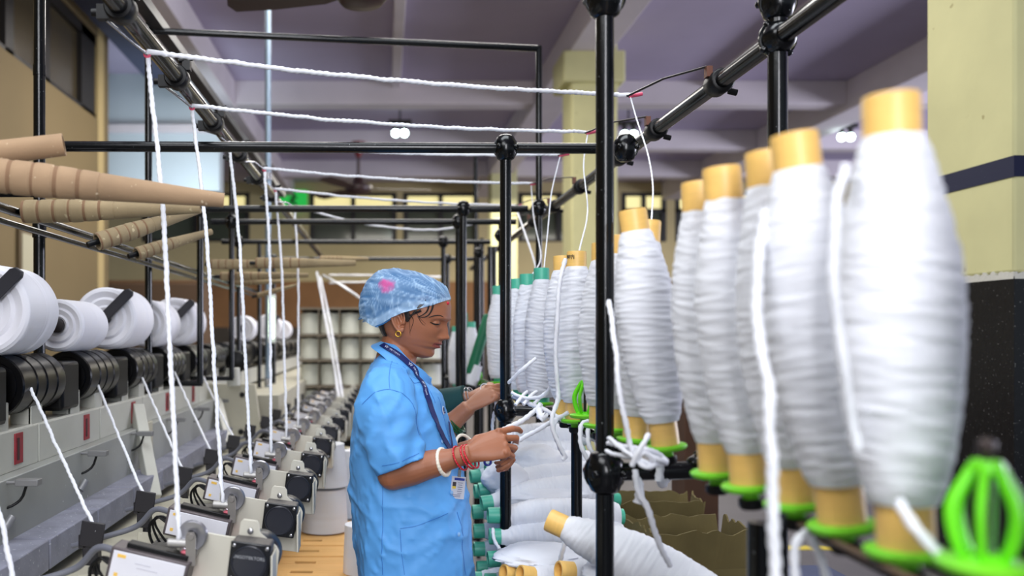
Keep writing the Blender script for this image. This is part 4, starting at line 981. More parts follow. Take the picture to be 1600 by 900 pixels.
def head_pt(th, z, grow=0.0, face=True):
    xf, xb, ww = itp(XFp, z) , itp(XBp, z), itp(WWp, z)
    cxm = -.01 if z > -.06 else -.01 + (-.06 - z) * .3
    cxm = max(min(cxm, xf - .005), xb + .002) if xf > xb else 0
    c, s = cos(th), sin(th)
    e = .86
    cc = (abs(c) ** e) * (1 if c >= 0 else -1); ss = (abs(s) ** (.92)) * (1 if s >= 0 else -1)
    x = cxm + (xf - cxm) * cc if c >= 0 else cxm + (cxm - xb) * cc
    y = ww * ss
    if c > 0 and z < -.02:   # jaw narrows to the chin
        k = min(1, (-.02 - z) / .08); y *= 1 - .28 * k * c
    if face and c > 0:
        pz = max(0, 1) * (.0185 * g(z + .037, .0095) + .0125 * g(z + .022, .013) + .006 * g(z + .006, .012))
        sg = .0085 + .0055 * g(z + .039, .010)
        x += pz * g(y, sg)
        x += .0080 * (g(y - .0150, .0060) + g(y + .0150, .0060)) * g(z + .041, .0065) - .005 * (g(y - .007, .0035) + g(y + .007, .0035)) * g(z + .048, .003)
        x += .0075 * g(z + .0585, .0045) * g(y, .019) + .0085 * g(z + .0690, .0052) * g(y, .017) - .0065 * g(z + .0637, .0020) * g(y, .022) - .003 * g(z + .077, .004) * g(y, .02)
        for q in (-1, 1):
            x += -.0135 * g(y - q * .032, .015) * g(z - .0, .0095) + .0045 * g(y - q * .032, .019) * g(z - .017, .0065)
            x += .004 * g(y - q * .040, .016) * g(z + .028, .016)
        x += .0030 * g(y, .016) * g(z + .093, .010)
    d = V((x, y, z)); 
    if grow: 
        n_ = V((x + .005, y, z * .9)).normalized(); d += n_ * grow
    return d
def head_grid(mb, nz=120, nt=120):
    rings = []
    for i in range(nz):
        z = .1128 - (.1128 + .1155) * (i / (nz - 1)); rings.append([hw_(head_pt(2 * pi * j / nt, z)) for j in range(nt)])
    mb.rings(rings)
def add_ear(mb, sgn):
    # sgn -1 = near side (-Y)
    c = EARL.copy(); c.y = .0765 * sgn
    def E(u, v, w): # u back(+)/front, v up, w outward
        return hw_((c.x - u * .96 - v * .12, c.y + sgn * (w + u * .30), c.z + v))
    pts = [(-.012, -.006), (-.013, .008), (-.010, .022), (.002, .031), (.014, .028), (.020, .016), (.019, .002), (.012, -.014), (.004, -.024), (-.004, -.030), (-.011, -.027), (-.013, -.016)]
    pp = smooth_path([E(u, v, .006) for u, v in pts], .004)
    mb.tube(pp, .0038, 8)
    mb.tube(smooth_path([E(-.006, -.010, .004), E(-.001, .004, .003), E(.008, .014, .003), E(.012, .004, .002), E(.008, -.010, .003), E(-.001, -.017, .003)], .004), .0034, 8)
    # bowl
    ring0 = [E(.0 + .018 * cos(t), -.0 + .028 * sin(t), -.010) for t in [2 * pi * k / 16 for k in range(16)]]
    ring1 = [E(.002 + .017 * cos(t), .001 + .027 * sin(t), .001) for t in [2 * pi * k / 16 for k in range(16)]]
    mb.rings([ring0, ring1])
    mb.ball(E(-.008, -.024, .004), .0068, 8, 10)
    mb.ball(E(-.0125, -.004, .003), .0042, 6, 8)
def limb(mb, pts, rs, n=20, flat=None): mb.tube(smooth_rad(pts, rs)[0], smooth_rad(pts, rs)[1], n, flat=flat)
def smooth_rad(pts, rs):
    pts = [V(p) for p in pts]; out = []; ro = []
    q = [pts[0] * 2 - pts[1]] + pts + [pts[-1] * 2 - pts[-2]]
    for i in range(1, len(q) - 2):
        a, b, c, d = q[i - 1:i + 3]
        for k in range(6):
            t = k / 6; out.append(.5 * ((2 * b) + (c - a) * t + (2 * a - 5 * b + 4 * c - d) * t * t + (3 * b - a - 3 * c + d) * t ** 3)); t2 = t * t * (3 - 2 * t); ro.append(rs[i - 1] + (rs[i] - rs[i - 1]) * t2)
    out.append(pts[-1]); ro.append(rs[-1]); return out, ro
NAILS = []
def hand(mb, W, f, u, s, curls, spread=1.0, thumb=None, k=1.0):
    """W wrist, f to the fingertips, u back of the hand, s thumb side; curls: per finger three joint angles; thumb: points in (f,s,u)"""
    f = V(f).normalized(); u = (V(u) - f * V(u).dot(f)).normalized(); s_ = f.cross(u)
    if s_.dot(V(s)) < 0: s_ = -s_
    s = s_; W = V(W); tips = []
    def G(a, b, c): return W + (f * a + s * b + u * c) * k
    rings = []
    for (a, hw, ht, off) in ((-.012, .0235, .0175, 0), (.004, .0245, .0165, 0), (.022, .031, .0155, .001), (.045, .0375, .0150, .001), (.070, .0405, .0135, .0), (.086, .0395, .0115, -.001), (.094, .034, .008, -.002)):
        rings.append([G(a, hw * cos(t) * (1 if abs(cos(t)) < .99 else 1) + off, ht * sin(t)) for t in [2 * pi * j / 20 for j in range(20)]])
    mb.rings(rings)
    B = [(.086, .0300), (.090, .0100), (.087, -.0100), (.080, -.0285)]
    Ls = [(.041, .025, .021), (.045, .029, .022), (.041, .026, .021), (.033, .020, .019)]
    Rr = [(.0088, .0082, .0074, .0060), (.0090, .0084, .0075, .0061), (.0086, .0080, .0072, .0058), (.0078, .0072, .0064, .0052)]
    for i in range(4):
        a = 0; sp = [.07, .01, -.05, -.12][i] * spread
        p = G(B[i][0] - .016, B[i][1], -.001); pts = [p]; rs = [Rr[i][0] * k]
        p = G(B[i][0], B[i][1], .0005); pts.append(p); rs.append(Rr[i][0] * 1.06 * k)
        for q in range(3):
            a += curls[i][q]; d = (f * cos(a) - u * sin(a) + s * sp * (1 if q == 0 else .6)).normalized()
            mid = p + d * Ls[i][q] * k * .5; p = p + d * Ls[i][q] * k
            pts.append(mid); rs.append((Rr[i][q] * .93) * k); pts.append(p); rs.append(Rr[i][q + 1] * (1.04 if q < 2 else 1) * k)
        mb.tube(pts, rs, 12); mb.ball(pts[-1], rs[-1] * .98, 6, 10)
        nd = (f * -sin(a) * -1 + u * cos(a)); nn = (u * cos(a) + f * sin(a)).normalized()
        NAILS.append((pts[-1] - d * .004 * k + nn * rs[-1] * .86, d, nn)); tips.append(p)
        mb.ball(G(B[i][0], B[i][1], .0045), .0088 * k, 6, 10)
    tp = thumb or [(.010, .020, -.006), (.032, .043, -.014), (.060, .050, -.020), (.085, .046, -.026)]
    pts = [G(*p) for p in tp]; mb.tube(pts, [.0135 * k, .0115 * k, .0098 * k, .0074 * k], 12); mb.ball(pts[-1], .0074 * k, 6, 10); mb.ball(pts[1], .0115 * k, 6, 10); mb.ball(pts[2], .0098 * k, 6, 10)
    d = (pts[-1] - pts[-2]).normalized(); NAILS.append((pts[-1] + (u * .7 + s * .4).normalized() * .0066 * k, d, (u * .7 + s * .4).normalized()))
    return tips
def finish_body(mb, name, voxel, m, mlip=True):
    o = mb.build('tmp', m); md = o.modifiers.new('r', 'REMESH'); md.mode = 'VOXEL'; md.voxel_size = voxel; md.use_smooth_shade = True
    sm = o.modifiers.new('s', 'SMOOTH'); sm.factor = .5; sm.iterations = 2
    dg = bpy.context.evaluated_depsgraph_get(); me = bpy.data.meshes.new_from_object(o.evaluated_get(dg), depsgraph=dg)
    bpy.data.objects.remove(o); me.name = name
    if mlip: me.materials.append(LIPM)
    return me
def arm(mb, elbow, wrist, r0=.040, r1=.0255, sh=None):
    e, w_ = V(elbow), V(wrist)
    pts = [e, e.lerp(w_, .22), e.lerp(w_, .5), e.lerp(w_, .8), w_]
    limb(mb, pts, [r0, r0 * 1.02, r0 * .88, r1 * 1.08, r1], 22)
    mb.ball(e, r0 * 1.01, 10, 16)
    if sh is not None: limb(mb, [V(sh), V(sh).lerp(e, .5), e], [.052, .046, r0], 20)
def base_body(mb):
    head_grid(mb); add_ear(mb, -1); add_ear(mb, 1)
    for q in (-1, 1): mb.ball(hw_((.0665, q * .0315, -.001)), .0125, 14, 18)
    nb_ = V((P(618, 0, YB).x, YB, P(0, 585, YB).z))
    limb(mb, [hw_((-.022, 0, -.03)), hw_((-.022, 0, -.08)), nb_ + V((0, 0, .03)), nb_ + V((-.0, 0, -.03))], [.052, .050, .054, .075], 26)
    T = lambda x, y: V((P(x, 0, YB).x, YB, P(0, y, YB).z))
    rings = []
    for (x, y, a, b) in ((622, 588, .05, .07), (622, 605, .075, .13), (624, 640, .085, .15), (628, 700, .085, .14), (632, 780, .085, .13), (636, 860, .10, .15), (640, 930, .10, .155)):
        c = T(x, y); rings.append([c + V((a * cos(t), b * sin(t), 0)) for t in [2 * pi * j / 28 for j in range(28)]])
    mb.rings(rings)
me_ = None
mb = MB(); base_body(mb)
RE, RW = P(614, 741, 2.17), P(735, 709, 2.13)
arm(mb, RE, RW, .0385, .0225, P(604, 612, 2.22))
NAILS.clear()
hf = V((.93, .10, .06))
RH = hand(mb, RW, (.93, .12, .30), (-.28, -.86, .45), (0, .6, .8),
     [(.32, .50, .35), (.62, .95, .55), (.85, 1.15, .6), (.95, 1.2, .6)], .6, [(.008, .018, -.010), (.034, .040, -.022), (.068, .042, -.030), (.098, .034, -.034)], .98)
LE, LW = P(640, 738, 2.52), P(740, 700, 2.36)
arm(mb, LE, LW, .040, .025, P(612, 612, 2.52))
LH = hand(mb, LW, (.95, -.30, .10), (-.20, .30, .92), (0, -1, 0),
     [(.95, 1.05, .6), (1.15, 1.2, .6), (1.2, 1.3, .6), (1.3, 1.3, .6)], .5, [(.008, .018, -.010), (.034, .042, -.020), (.066, .044, -.028), (.095, .034, -.036)], .96)
body_me = finish_body(mb, 'body', .0022, SKIN)
nails1 = list(NAILS)
def lips(me):
    for p in me.polygons:
        c = hl_(p.center)
        if c.x > .066 and abs(c.y) < .024:
            top = -.0535 - .13 * abs(c.y) - .0012 * g(c.y, .003); bot = -.0755 + .36 * abs(c.y)
            if bot < c.z < top: p.material_index = 1
lips(body_me)
W = empty('person', (0, YB, 0), 'woman in light blue short-sleeved coat and blue hair cap knotting yarn', 'person', 'two workers at the creel')
WI = V((0, -YB, 0))
def wpart(me_or_mb, name, m=None, parent=None):
    if isinstance(me_or_mb, MB):
        return me_or_mb.build(name, m, parent or W) if parent is not None else _off(me_or_mb.build(name, m, W))
    o = bpy.data.objects.new(name, me_or_mb); COL.objects.link(o); o.parent = W; o.location = WI; return o
def _off(o): o.location = WI; return o
body = wpart(body_me, 'body')
bvh_body = BVHTree.FromPolygons([v.co[:] for v in body_me.vertices], [p.vertices[:] for p in body_me.polygons])
CAM = V((0, 0, CAMZ))
def drape(bvh, px_, py_, lift=.001):
    d = (P(px_, py_, 1.0) - CAM).normalized(); h = bvh.ray_cast(CAM, d)
    if h[0] is None: return None
    n_ = h[1] if h[1].dot(d) < 0 else -h[1]
    return h[0] + n_ * lift, n_
# brows, lashes, also mirrored to the far side of the face
def face_line(pts, r, name, m, mirror=True):
    for mir in ((False, True) if mirror else (False,)):
        q = []
        for (x, y) in pts:
            h = drape(bvh_body, x, y, r * .2)
            if h is None: continue
            p = h[0]
            if mir:
                l = hl_(p); l.y = -l.y; p = hw_(l); nr = bvh_body.find_nearest(p); p = nr[0] if nr[0] is not None else p
            q.append(p)
        if len(q) > 2:
            sp = smooth_path(q, .002); n_ = len(sp); _off(MB().tube(sp, [r * (.35 + .65 * sin(pi * min(1, (i + 1) / n_ * .95 + .03))) for i in range(n_)], 6).build(name, m, W))
face_line([(670, 496), (675, 494.3), (681, 493), (687, 493), (693, 495.5)], .0017, 'eyebrow', HAIRM)
face_line([(672, 503.5), (675, 505), (679, 506.6), (684, 506.8), (688, 505.4)], .0021, 'eyelashes', HAIRM)
ml = []
for k in range(13):
    y = -.021 + .042 * k / 12; z = -.0637 + .0012 * g(y, .006) - .10 * max(0, abs(y) - .012)
    nr = bvh_body.find_nearest(hw_((.086 - 6 * y * y, y, z))); ml.append(nr[0] + nr[1] * .0001)
_off(MB().tube(smooth_path(ml, .0015), .0010, 6).build('mouth_line', mat('mouth_dark', (46, 20, 18), .6), W))
# hair shell
mb = MB(); nz, nt = 60, 140
HLN = [(0, .080), (30, .077), (48, .066), (62, .046), (70, .028), (76, .006), (81, -.018), (85, -.014), (90, .004), (98, .018), (108, .018), (116, .0), (124, -.04), (132, -.075), (181, -.086)]
def hline(td):
    for i in range(len(HLN) - 1):
        if td <= HLN[i + 1][0]: t = (td - HLN[i][0]) / (HLN[i + 1][0] - HLN[i][0]); t = t * t * (3 - 2 * t); return HLN[i][1] + (HLN[i + 1][1] - HLN[i][1]) * t
    return -.086
grid = []
for i in range(nz):
    row = []
    for j in range(nt):
        th = 2 * pi * j / nt; td = math.degrees(abs(((th + pi) % (2 * pi)) - pi)); lo = hline(td); zt2 = min(.112, lo + (.030 if td > 80 else .012)); z = zt2 + (lo - zt2) * i / (nz - 1)
        gr = (.0075 + .0012 * noise.noise(V((cos(th) * 22, sin(th) * 22, z * 3))) + .002 * noise.noise(V((cos(th) * 5, sin(th) * 5, z * 9)))) * (1 if i < nz - 8 else .2 + .8 * (nz - 1 - i) / 7) * min(1, max(0, (td - 50) / 16)) - .004 * (td < 62) * min(1, (62 - td) / 12)
        row.append(hw_(head_pt(th, z, gr, face=False)))
    grid.append(row)
mb.rings(grid, cap=False)
ho = _off(mb.build('hair', HAIRM, W)); sd = ho.modifiers.new('thick', 'SOLIDIFY'); sd.thickness = .003; sd.offset = 1
def lock(pts, r):
    q = [drape(bvh_body, x, y, r * .6 + .0006) for x, y in pts]; q = [p[0] for p in q if p]
    if len(q) > 2:
        sp = smooth_path(q, .003); _off(MB().tube(sp, [r * max(.15, 1 - .8 * i / len(sp)) for i in range(len(sp))], 6).build('hair_lock', HAIRM, W))
lock([(676, 474), (675, 482), (671, 490), (666, 494), (660, 495.5), (655, 494.5)], .0032); lock([(670, 477), (667, 486), (660, 492), (652, 495)], .0028)
lock([(654, 496), (657, 502), (661, 507), (664, 508)], .0009); lock([(640, 490), (646, 500), (643, 512), (640, 520)], .0011); lock([(636, 488), (640, 505), (641, 524)], .0008); lock([(650, 488), (656, 497), (662, 503), (665, 506)], .0008)
lock([(658, 485), (651, 488.5), (644, 491.5), (636, 495)], .0034)
# bindi mark, earring, necklace
h = drape(bvh_body, 699, 474, .001)
if h: _off(MB().ball(h[0], .0042, 8, 10, (1, .8, 1)).build('red_mark', mat('sindoor_red', (190, 20, 50), .6), W))
GOLD = mat('gold', (230, 180, 70), .25, .85)
def ring_mb(c, ax, r, rr, sq=1.0, n=30, m=8, tw=None):
    a, b = frame(ax); pts = [V(c) + a * r * cos(2 * pi * k / n) + b * r * sq * sin(2 * pi * k / n) for k in range(n + 1)]; return MB().tube(pts, rr, m)
for sg in (-1, 1):
    _off(ring_mb(hw_((EARL.x + .007, sg * .084, EARL.z - .037)), (.25, 1, 0), .0068, .0017).build('earring', GOLD, W))

# coat ---------------------------------------------------------------
def sell(c, a, b, dx, n=44, e=.84):
    out = []
    for j in range(n):
        t = 2 * pi * j / n; cc = math.copysign(abs(cos(t)) ** e, cos(t)); ss = math.copysign(abs(sin(t)) ** e, sin(t))
        out.append((a * cc, b * ss))
    return out
mb = MB(); rings = []
CR = [((602, 544), (660, 594), .056), ((596, 548), (667, 598), .078), ((588, 558), (677, 603), .120), ((578, 575), (687, 612), .155), ((567, 597), (694, 626), .172), ((558, 622), (698, 642), .180), ((552, 652), (705, 668), .184), ((549, 690), (712, 700), .188),
      ((548, 725), (719, 728), .19), ((549, 765), (727, 765), .195), ((551, 805), (731, 805), .20), ((555, 845), (734, 845), .205), ((560, 885), (736, 885), .21), ((564, 940), (739, 940), .215), ((568, 1010), (742, 1010), .22)]
NS = 8; full = []
for i in range(len(CR) - 1):
    for k in range(NS):
        t = k / NS; A, B_ = CR[i], CR[i + 1]
        full.append(tuple(tuple(A[q][w2] + (B_[q][w2] - A[q][w2]) * t for w2 in (0, 1)) for q in (0, 1)) + (A[2] + (B_[2] - A[2]) * t,))
full.append(CR[-1])
def fold(p, s=1.0):
    q = V(p)
    n1 = noise.noise(V((q.x * 7, q.y * 7, q.z * 1.6 + 3))); n2 = noise.noise(V((q.x * 10 + q.z * 9, q.y * 10, q.z * 9 - q.x * 8)))
    rd = 1 - abs(noise.noise(V((q.x * 9 + 2, q.y * 9 + q.z * 3, q.z * 5 - q.x * 9)))) * 2
    r2 = 1 - abs(noise.noise(V((q.x * 6 - q.z * 5 + 7, q.y * 5, q.z * 6 + q.x * 5)))) * 2.2
    r3 = 1 - abs(noise.noise(V((q.x * 13 + q.z * 8, q.y * 12 + 4, q.z * 13 - q.x * 10)))) * 2.4
    return (.008 * n1 + .003 * n2 + .009 * max(0, rd) ** 5 + .009 * max(0, r2) ** 6 + .004 * max(0, r3) ** 5) * s * .78
for (bk, fr, hb) in full:
    pb, pf2 = P(bk[0], bk[1], YB), P(fr[0], fr[1], YB); c = (pb + pf2) / 2; ax = (pf2 - pb) / 2; ring = []
    for (a, b) in sell(c, 1, hb, 0, 72):
        p = c + ax * a + V((0, b, 0)); n_ = V((a * .15, b, 0)).normalized() if abs(a) + abs(b) > 0 else V((1, 0, 0))
        n_ = V((a * ax.length, b * .6, 0)).normalized()
        ring.append(p + n_ * fold(p, min(1, max(.15, (1.29 - p.z) * 4))))
    rings.append(ring)
mb.rings(rings)
def sleeve(side):
    S = lambda x, y, Y: P(x, y, Y) if side < 0 else V((P(x, y, 2 * YB - Y).x * 1.0, 2 * YB - Y, P(x, y, Y).z))
    pts = [S(612, 596, 2.28), S(605, 612, 2.215), S(603, 640, 2.185), S(608, 675, 2.17), S(617, 705, 2.16), S(626, 729, 2.155)]
    rs = [.052, .068, .0735, .069, .061, .0555]
    sp, rr = smooth_rad(pts, rs); out = []; pa = None
    for i, p in enumerate(sp):
        d = (sp[min(i + 1, len(sp) - 1)] - sp[max(i - 1, 0)]).normalized(); a = V((1, 0, 0)); a = (a - d * a.dot(d)).normalized(); b = a.cross(d)
        ring = []
        for j in range(56):
            t = 2 * pi * j / 56; q = p + a * rr[i] * 1.0 * cos(t) + b * rr[i] * .86 * sin(t)
            ring.append(q + (a * cos(t) + b * sin(t)) * (fold(q * 1.15 + V((3, 0, 1)), .9) + .003 * sin(5 * t + i * .35) * (i / len(sp))))
        out.append(ring)
    d = (sp[-1] - sp[-2]).normalized(); c = sp[-1]
    out.append([c + (q - c) * .83 + d * .0 for q in out[-1]]); out.append([c + (q - c) * .83 - d * .03 for q in out[-2]]); 
    return out
for s_ in (-1, 1): mb.rings(sleeve(s_))
tmp = mb.build('tmp', COATM); md = tmp.modifiers.new('r', 'REMESH'); md.mode = 'VOXEL'; md.voxel_size = .0038; md.use_smooth_shade = True
sm = tmp.modifiers.new('s', 'SMOOTH'); sm.factor = .5; sm.iterations = 2
tx = bpy.data.textures.new('creases', 'MARBLE'); tx.noise_scale = .09; tx.turbulence = 9; tx.noise_basis_2 = 'SIN'
dm = tmp.modifiers.new('d', 'DISPLACE'); dm.texture = tx; dm.texture_coords = 'GLOBAL'; dm.strength = .0035; dm.mid_level = .5
dg = bpy.context.evaluated_depsgraph_get(); coat_me = bpy.data.meshes.new_from_object(tmp.evaluated_get(dg), depsgraph=dg); bpy.data.objects.remove(tmp)
coat_me.name = 'coat'; coat = wpart(coat_me, 'coat')
bvh_coat = BVHTree.FromPolygons([v.co[:] for v in coat_me.vertices], [p.vertices[:] for p in coat_me.polygons])
# collar
bk, fr = P(598, 538, YB), P(668, 601, YB); c = (bk + fr) / 2; ax = (fr - bk) / 2; rings = []
nrm = V((-ax.z, 0, ax.x)).normalized(); nrm = nrm if nrm.z > 0 else -nrm
secs = [(.90, -.014), (.90, .006), (.93, .017), (.99, .019), (1.08, .013), (1.42, -.020), (1.41, -.024), (1.05, .000), (.97, -.014)]
N = 60
for j in range(N + 1):
    t = pi - (pi * 2) * j / N; 
    if abs(t) < .16: continue
    ring = []
    for (k, u) in secs:
        ss = sin(t); cc = cos(t)
        wide = 1 + (k - 1) * (1.0 if abs(t) > .5 else 1.0)
        ring.append(c + ax * cc * (1 + (k - 1) * .62) + V((0, .064 * ss * wide, 0)) + nrm * (u + .002 * sin(5 * t)))
    rings.append(ring)
h1, h2 = [], []
half = [r_ for r_ in rings]
cmb = MB().rings(half[:len(half) // 2]).rings(half[len(half) // 2:]); cv, cf = [tuple(v) for v in cmb.v], list(cmb.f)
_off(cmb.build('collar', COATM, W))
n0 = len(coat_me.vertices); bvh_lan = BVHTree.FromPolygons([v.co[:] for v in coat_me.vertices] + cv, [tuple(p.vertices) for p in coat_me.polygons] + [tuple(i + n0 for i in f) for f in cf])
# seams on the coat, ribbons
def ribbon(px_pts, w_, lift, bvh=bvh_coat, th=.0012, step=.006):
    q = [drape(bvh, x, y, lift) for x, y in px_pts]; q = [a for a in q if a]
    ps = smooth_path([a[0] for a in q], step); rings = []
    for i, p in enumerate(ps):
        nr = bvh.find_nearest(p); n_ = nr[1]; n_ = n_ if n_.dot(CAM - p) > 0 else -n_
        p2 = nr[0] + n_ * lift; d = (ps[min(i + 1, len(ps) - 1)] - ps[max(0, i - 1)]).normalized(); s2 = d.cross(n_).normalized()
        rings.append([p2 - s2 * w_ / 2, p2 + s2 * w_ / 2, p2 + s2 * w_ / 2 + n_ * th, p2 - s2 * w_ / 2 + n_ * th])
    return MB().rings(rings, smooth=False), rings
SEAMS = [[(566, 632), (580, 618), (600, 609), (622, 612), (640, 625), (650, 648), (655, 680)], [(613, 562), (609, 578), (608, 596), (609, 607)], [(597, 728), (610, 726), (630, 720), (655, 708)],
         [(598, 760), (598, 800), (597, 850), (598, 898)], [(625, 826), (650, 822), (676, 812), (700, 802)], [(625, 828), (627, 860), (632, 898)], [(671, 590), (684, 620), (695, 660), (705, 700)], [(646, 590), (662, 598), (672, 612), (680, 630)], [(714, 800), (722, 850), (728, 898)], [(616, 562), (636, 582), (645, 597), (664, 598)]]
for s_ in SEAMS:
    r_, _ = ribbon(s_, .0014, .0002, th=.0007, step=.01); _off(r_.build('seam', SEAM, W))
for bx_, by_ in ((690, 690), (705, 770), (716, 835)):
    h = drape(bvh_coat, bx_, by_, .001)
    if h: _off(MB().lathe([(.0045, 0), (.0055, .001), (.0045, .002)], h[0], h[1], 14).build('coat_button', mat('button_blue', (130, 180, 230), .4), W))
LP = [(597, 540), (607, 546), (622, 555), (637, 568), (649, 582), (658, 598), (665, 616), (673, 640), (682, 664), (692, 686), (704, 706), (708, 722)]
r_, RR = ribbon(LP, .0155, .0035, bvh=bvh_lan, th=.0016); lan = _off(r_.build('lanyard', NAVYR, W))
r_, _ = ribbon([(699, 660), (703, 690), (708, 722)], .010, .004, th=.0016); _off(r_.build('lanyard_back', NAVYR, W))
LT = mat('lanyard_print', (225, 232, 245), .5)
def letters(txt, i0, size):
    i = i0; 
    for ch in txt:
        if i >= len(RR) - 2: break
        if ch != ' ':
            cc = bpy.data.curves.new('lettering', 'FONT'); cc.body = ch; cc.size = size; cc.extrude = .0001; cc.align_x = 'CENTER'; cc.align_y = 'CENTER'; cc.materials.append(LT)
            o = bpy.data.objects.new('lettering', cc); me_l = bpy.data.meshes.new_from_object(o); bpy.data.objects.remove(o); o = bpy.data.objects.new('lettering', me_l); COL.objects.link(o); o.parent = W
            r0, r1 = RR[int(i)], RR[min(int(i) + 1, len(RR) - 1)]; p = (r0[2] + r0[3]) / 2; p1 = (r1[2] + r1[3]) / 2; p = p.lerp(p1, i - int(i))
            d = (p1 - (r0[2] + r0[3]) / 2).normalized(); n_ = ((r0[2] - r0[1])).normalized(); up = n_.cross(d).normalized()
            mx = M4((d, up, n_)).transposed().to_4x4() if False else M4(((d.x, up.x, n_.x, 0), (d.y, up.y, n_.y, 0), (d.z, up.z, n_.z, 0), (0, 0, 0, 1)))
            o.matrix_local = M4.Translation(p + n_ * .0004 + WI) @ mx
        i += size * (.86 if ch == 'W' and size > .009 else .56) / .006
    return i
for i0 in (3, 15, 28): letters('W', i0, .012); letters('Welspun', i0 + 2.2, .0075)
# chest badge
h = drape(bvh_coat, 692, 641, .001)
if h:
    bd = MB().lathe([(.010, 0), (.011, .0006), (.009, .0012)], h[0], h[1], 24)
    bo = _off(bd.build('chest_emblem', mat('emblem_white', (215, 225, 240), .6), W)); 
    _off(MB().lathe([(.0055, .0012), (.006, .0018), (.004, .002)], h[0] + V((0, 0, .002)), h[1], 18).build('emblem_figure', mat('emblem_navy', (24, 34, 90), .6), W))
    _off(MB().box(h[0] + h[1] * .0016 + V((.0, 0, -.006)), (.009, .0012, .004)).build('emblem_print', mat('emblem_navy', (24, 34, 90)), W))
# name card
h = drape(bvh_coat, 712, 762, .006)
if h:
    n_ = (h[1] * .35 + (CAM - h[0]).normalized() * .65); n_.z *= .2; n_.normalize(); up = V((.12, 0, 1)); sx = up.cross(n_).normalized(); up = n_.cross(sx).normalized()
    mx = M4(((sx.x, up.x, n_.x, 0), (sx.y, up.y, n_.y, 0), (sx.z, up.z, n_.z, 0), (0, 0, 0, 1)))
    def cb(c, d, name, m, par):
        mb = MB().box(c, d); mb.v = [mx @ v + h[0] + n_ * .004 for v in mb.v]; return _off(mb.build(name, m, W)) if par is None else mb.build(name, m, par)
    cd = cb((0, 0, 0), (.036, .055, .0014), 'identity_card', mat('card_white', (205, 208, 220), .25), None)
    cb((.002, .021, .0009), (.026, .006, .0005), 'card_header', mat('card_blue', (40, 60, 150), .4), cd); cb((-.010, .006, .0009), (.009, .015, .0005), 'card_photo', mat('card_photo', (58, 52, 60), .4), cd); cb((-.010, .0, .0010), (.009, .006, .0006), 'card_photo_yellow', mat('card_yellow', (225, 195, 70), .4), cd)
    for k in range(6): cb((.005, .012 - k * .0052, .0009), (.013 - .003 * (k % 2), .0013, .0004), 'card_text', mat('card_grey', (90, 95, 130), .5), cd)
    for k in range(2): cb((-.003, -.018 - k * .004, .0009), (.022, .0013, .0004), 'card_text', mat('card_grey', (90, 95, 130)), cd)
    cb((0, .036, 0), (.008, .018, .004), 'card_clip', STEEL, None); cb((0, .052, 0), (.006, .018, .003), 'card_strap', mat('strap_dark', (24, 20, 30), .5), None)
# bangles
def bangle(px_, py_, Y, ax, r, rr, m, nm, sq=1.0, beads=0):
    mb = ring_mb(P(px_, py_, Y), ax, r, rr, sq, 40)
    o = _off(mb.build(nm, m, W))
    if beads:
        a, b = frame(ax); mb = MB()
        for k in range(beads): t = 2 * pi * k / beads; mb.ball(P(px_, py_, Y) + a * r * cos(t) + b * r * sq * sin(t), rr * 1.12, 5, 8)
        mb.build('bangle_bead', m, o)
    return o
IV = mat('ivory', (238, 230, 212), .35); RED = mat('red_glass', (190, 14, 44), .2); GOLDD = mat('gold_dots', (240, 190, 120), .3, .5)
fd = (RW - RE).normalized()
bangle(693, 722, 2.145, fd + V((0, -.30, 0)), .0315, .0046, IV, 'white_bangle', 1, 26)
for i, (x, y) in enumerate(((719, 716), (731, 714), (736.5, 713))):
    o = bangle(x, y, 2.13, fd + V((.0, -.30, .25 + .03 * i)), .0300, .0024, RED, 'red_bangle')
    a, b = frame(fd + V((.0, -.30, .25 + .03 * i))); mb = MB()
    for k in range(30): t = 2 * pi * k / 30; mb.ball(P(x, y, 2.13) + a * .0312 * cos(t) + b * .0312 * sin(t), .0013, 4, 6)
    mb.build('gold_dot', GOLDD, o)
ld = (LW - LE).normalized(); bangle(727, 700, 2.40, ld, .036, .0042, IV, 'white_bangle')
# nails
mb = MB()
for (p, d, n_) in nails1:
    s2 = d.cross(n_).normalized(); mb.ball(p, .0042, 6, 10, mx=M4(((d.x * 1.2, s2.x, n_.x * .32), (d.y * 1.2, s2.y, n_.y * .32), (d.z * 1.2, s2.z, n_.z * .32))))
_off(mb.build('fingernail', NAIL, W))
# small held tools: blue-white clip ring, yarn stub
o = ring_mb(P(762, 722, 2.12), (0, 1, .2), .0075, .003).build('yarn_clip', mat('clip_navy', (30, 40, 120), .3)); tag(o, 'tiny navy ring hanging under the woman\'s right hand', 'ring')
rp('short white yarn stub pinched between the woman\'s thumb and finger', [(786, 698, 2.14), (797, 697, 2.16), (808, 692, 2.20)], .0048)

# cap -----------------------------------------------------------------
F0, B0 = V((703, 466)), V((563, 499)); F0 = V((703, 466, 0)); B0 = V((563, 499, 0)); dv = (B0 - F0); LL = dv.length; dn = dv / LL; up2 = V((dn.y, -dn.x, 0)); up2 = up2 if up2.y < 0 else -up2
TOP = [(704, 463), (703, 456), (699, 449), (690, 442), (677, 435), (660, 427), (640, 422), (620, 418), (600, 419), (588, 424), (574, 437), (564, 456), (560.5, 474), (563, 492)]
BOT = [(703, 469), (690, 474), (677, 479), (653, 485), (633, 490), (617, 497), (602, 506), (590, 510), (578, 505), (567, 497)]
def sh(p): q = V((p[0], p[1], 0)) - F0; return q.dot(dn) / LL, q.dot(up2)
def curve_at(tb, s):
    if s <= tb[0][0]: return tb[0][1]
    for i in range(len(tb) - 1):
        if s <= tb[i + 1][0]: t = (s - tb[i][0]) / max(1e-6, tb[i + 1][0] - tb[i][0]); return tb[i][1] + (tb[i + 1][1] - tb[i][1]) * t
    return tb[-1][1]
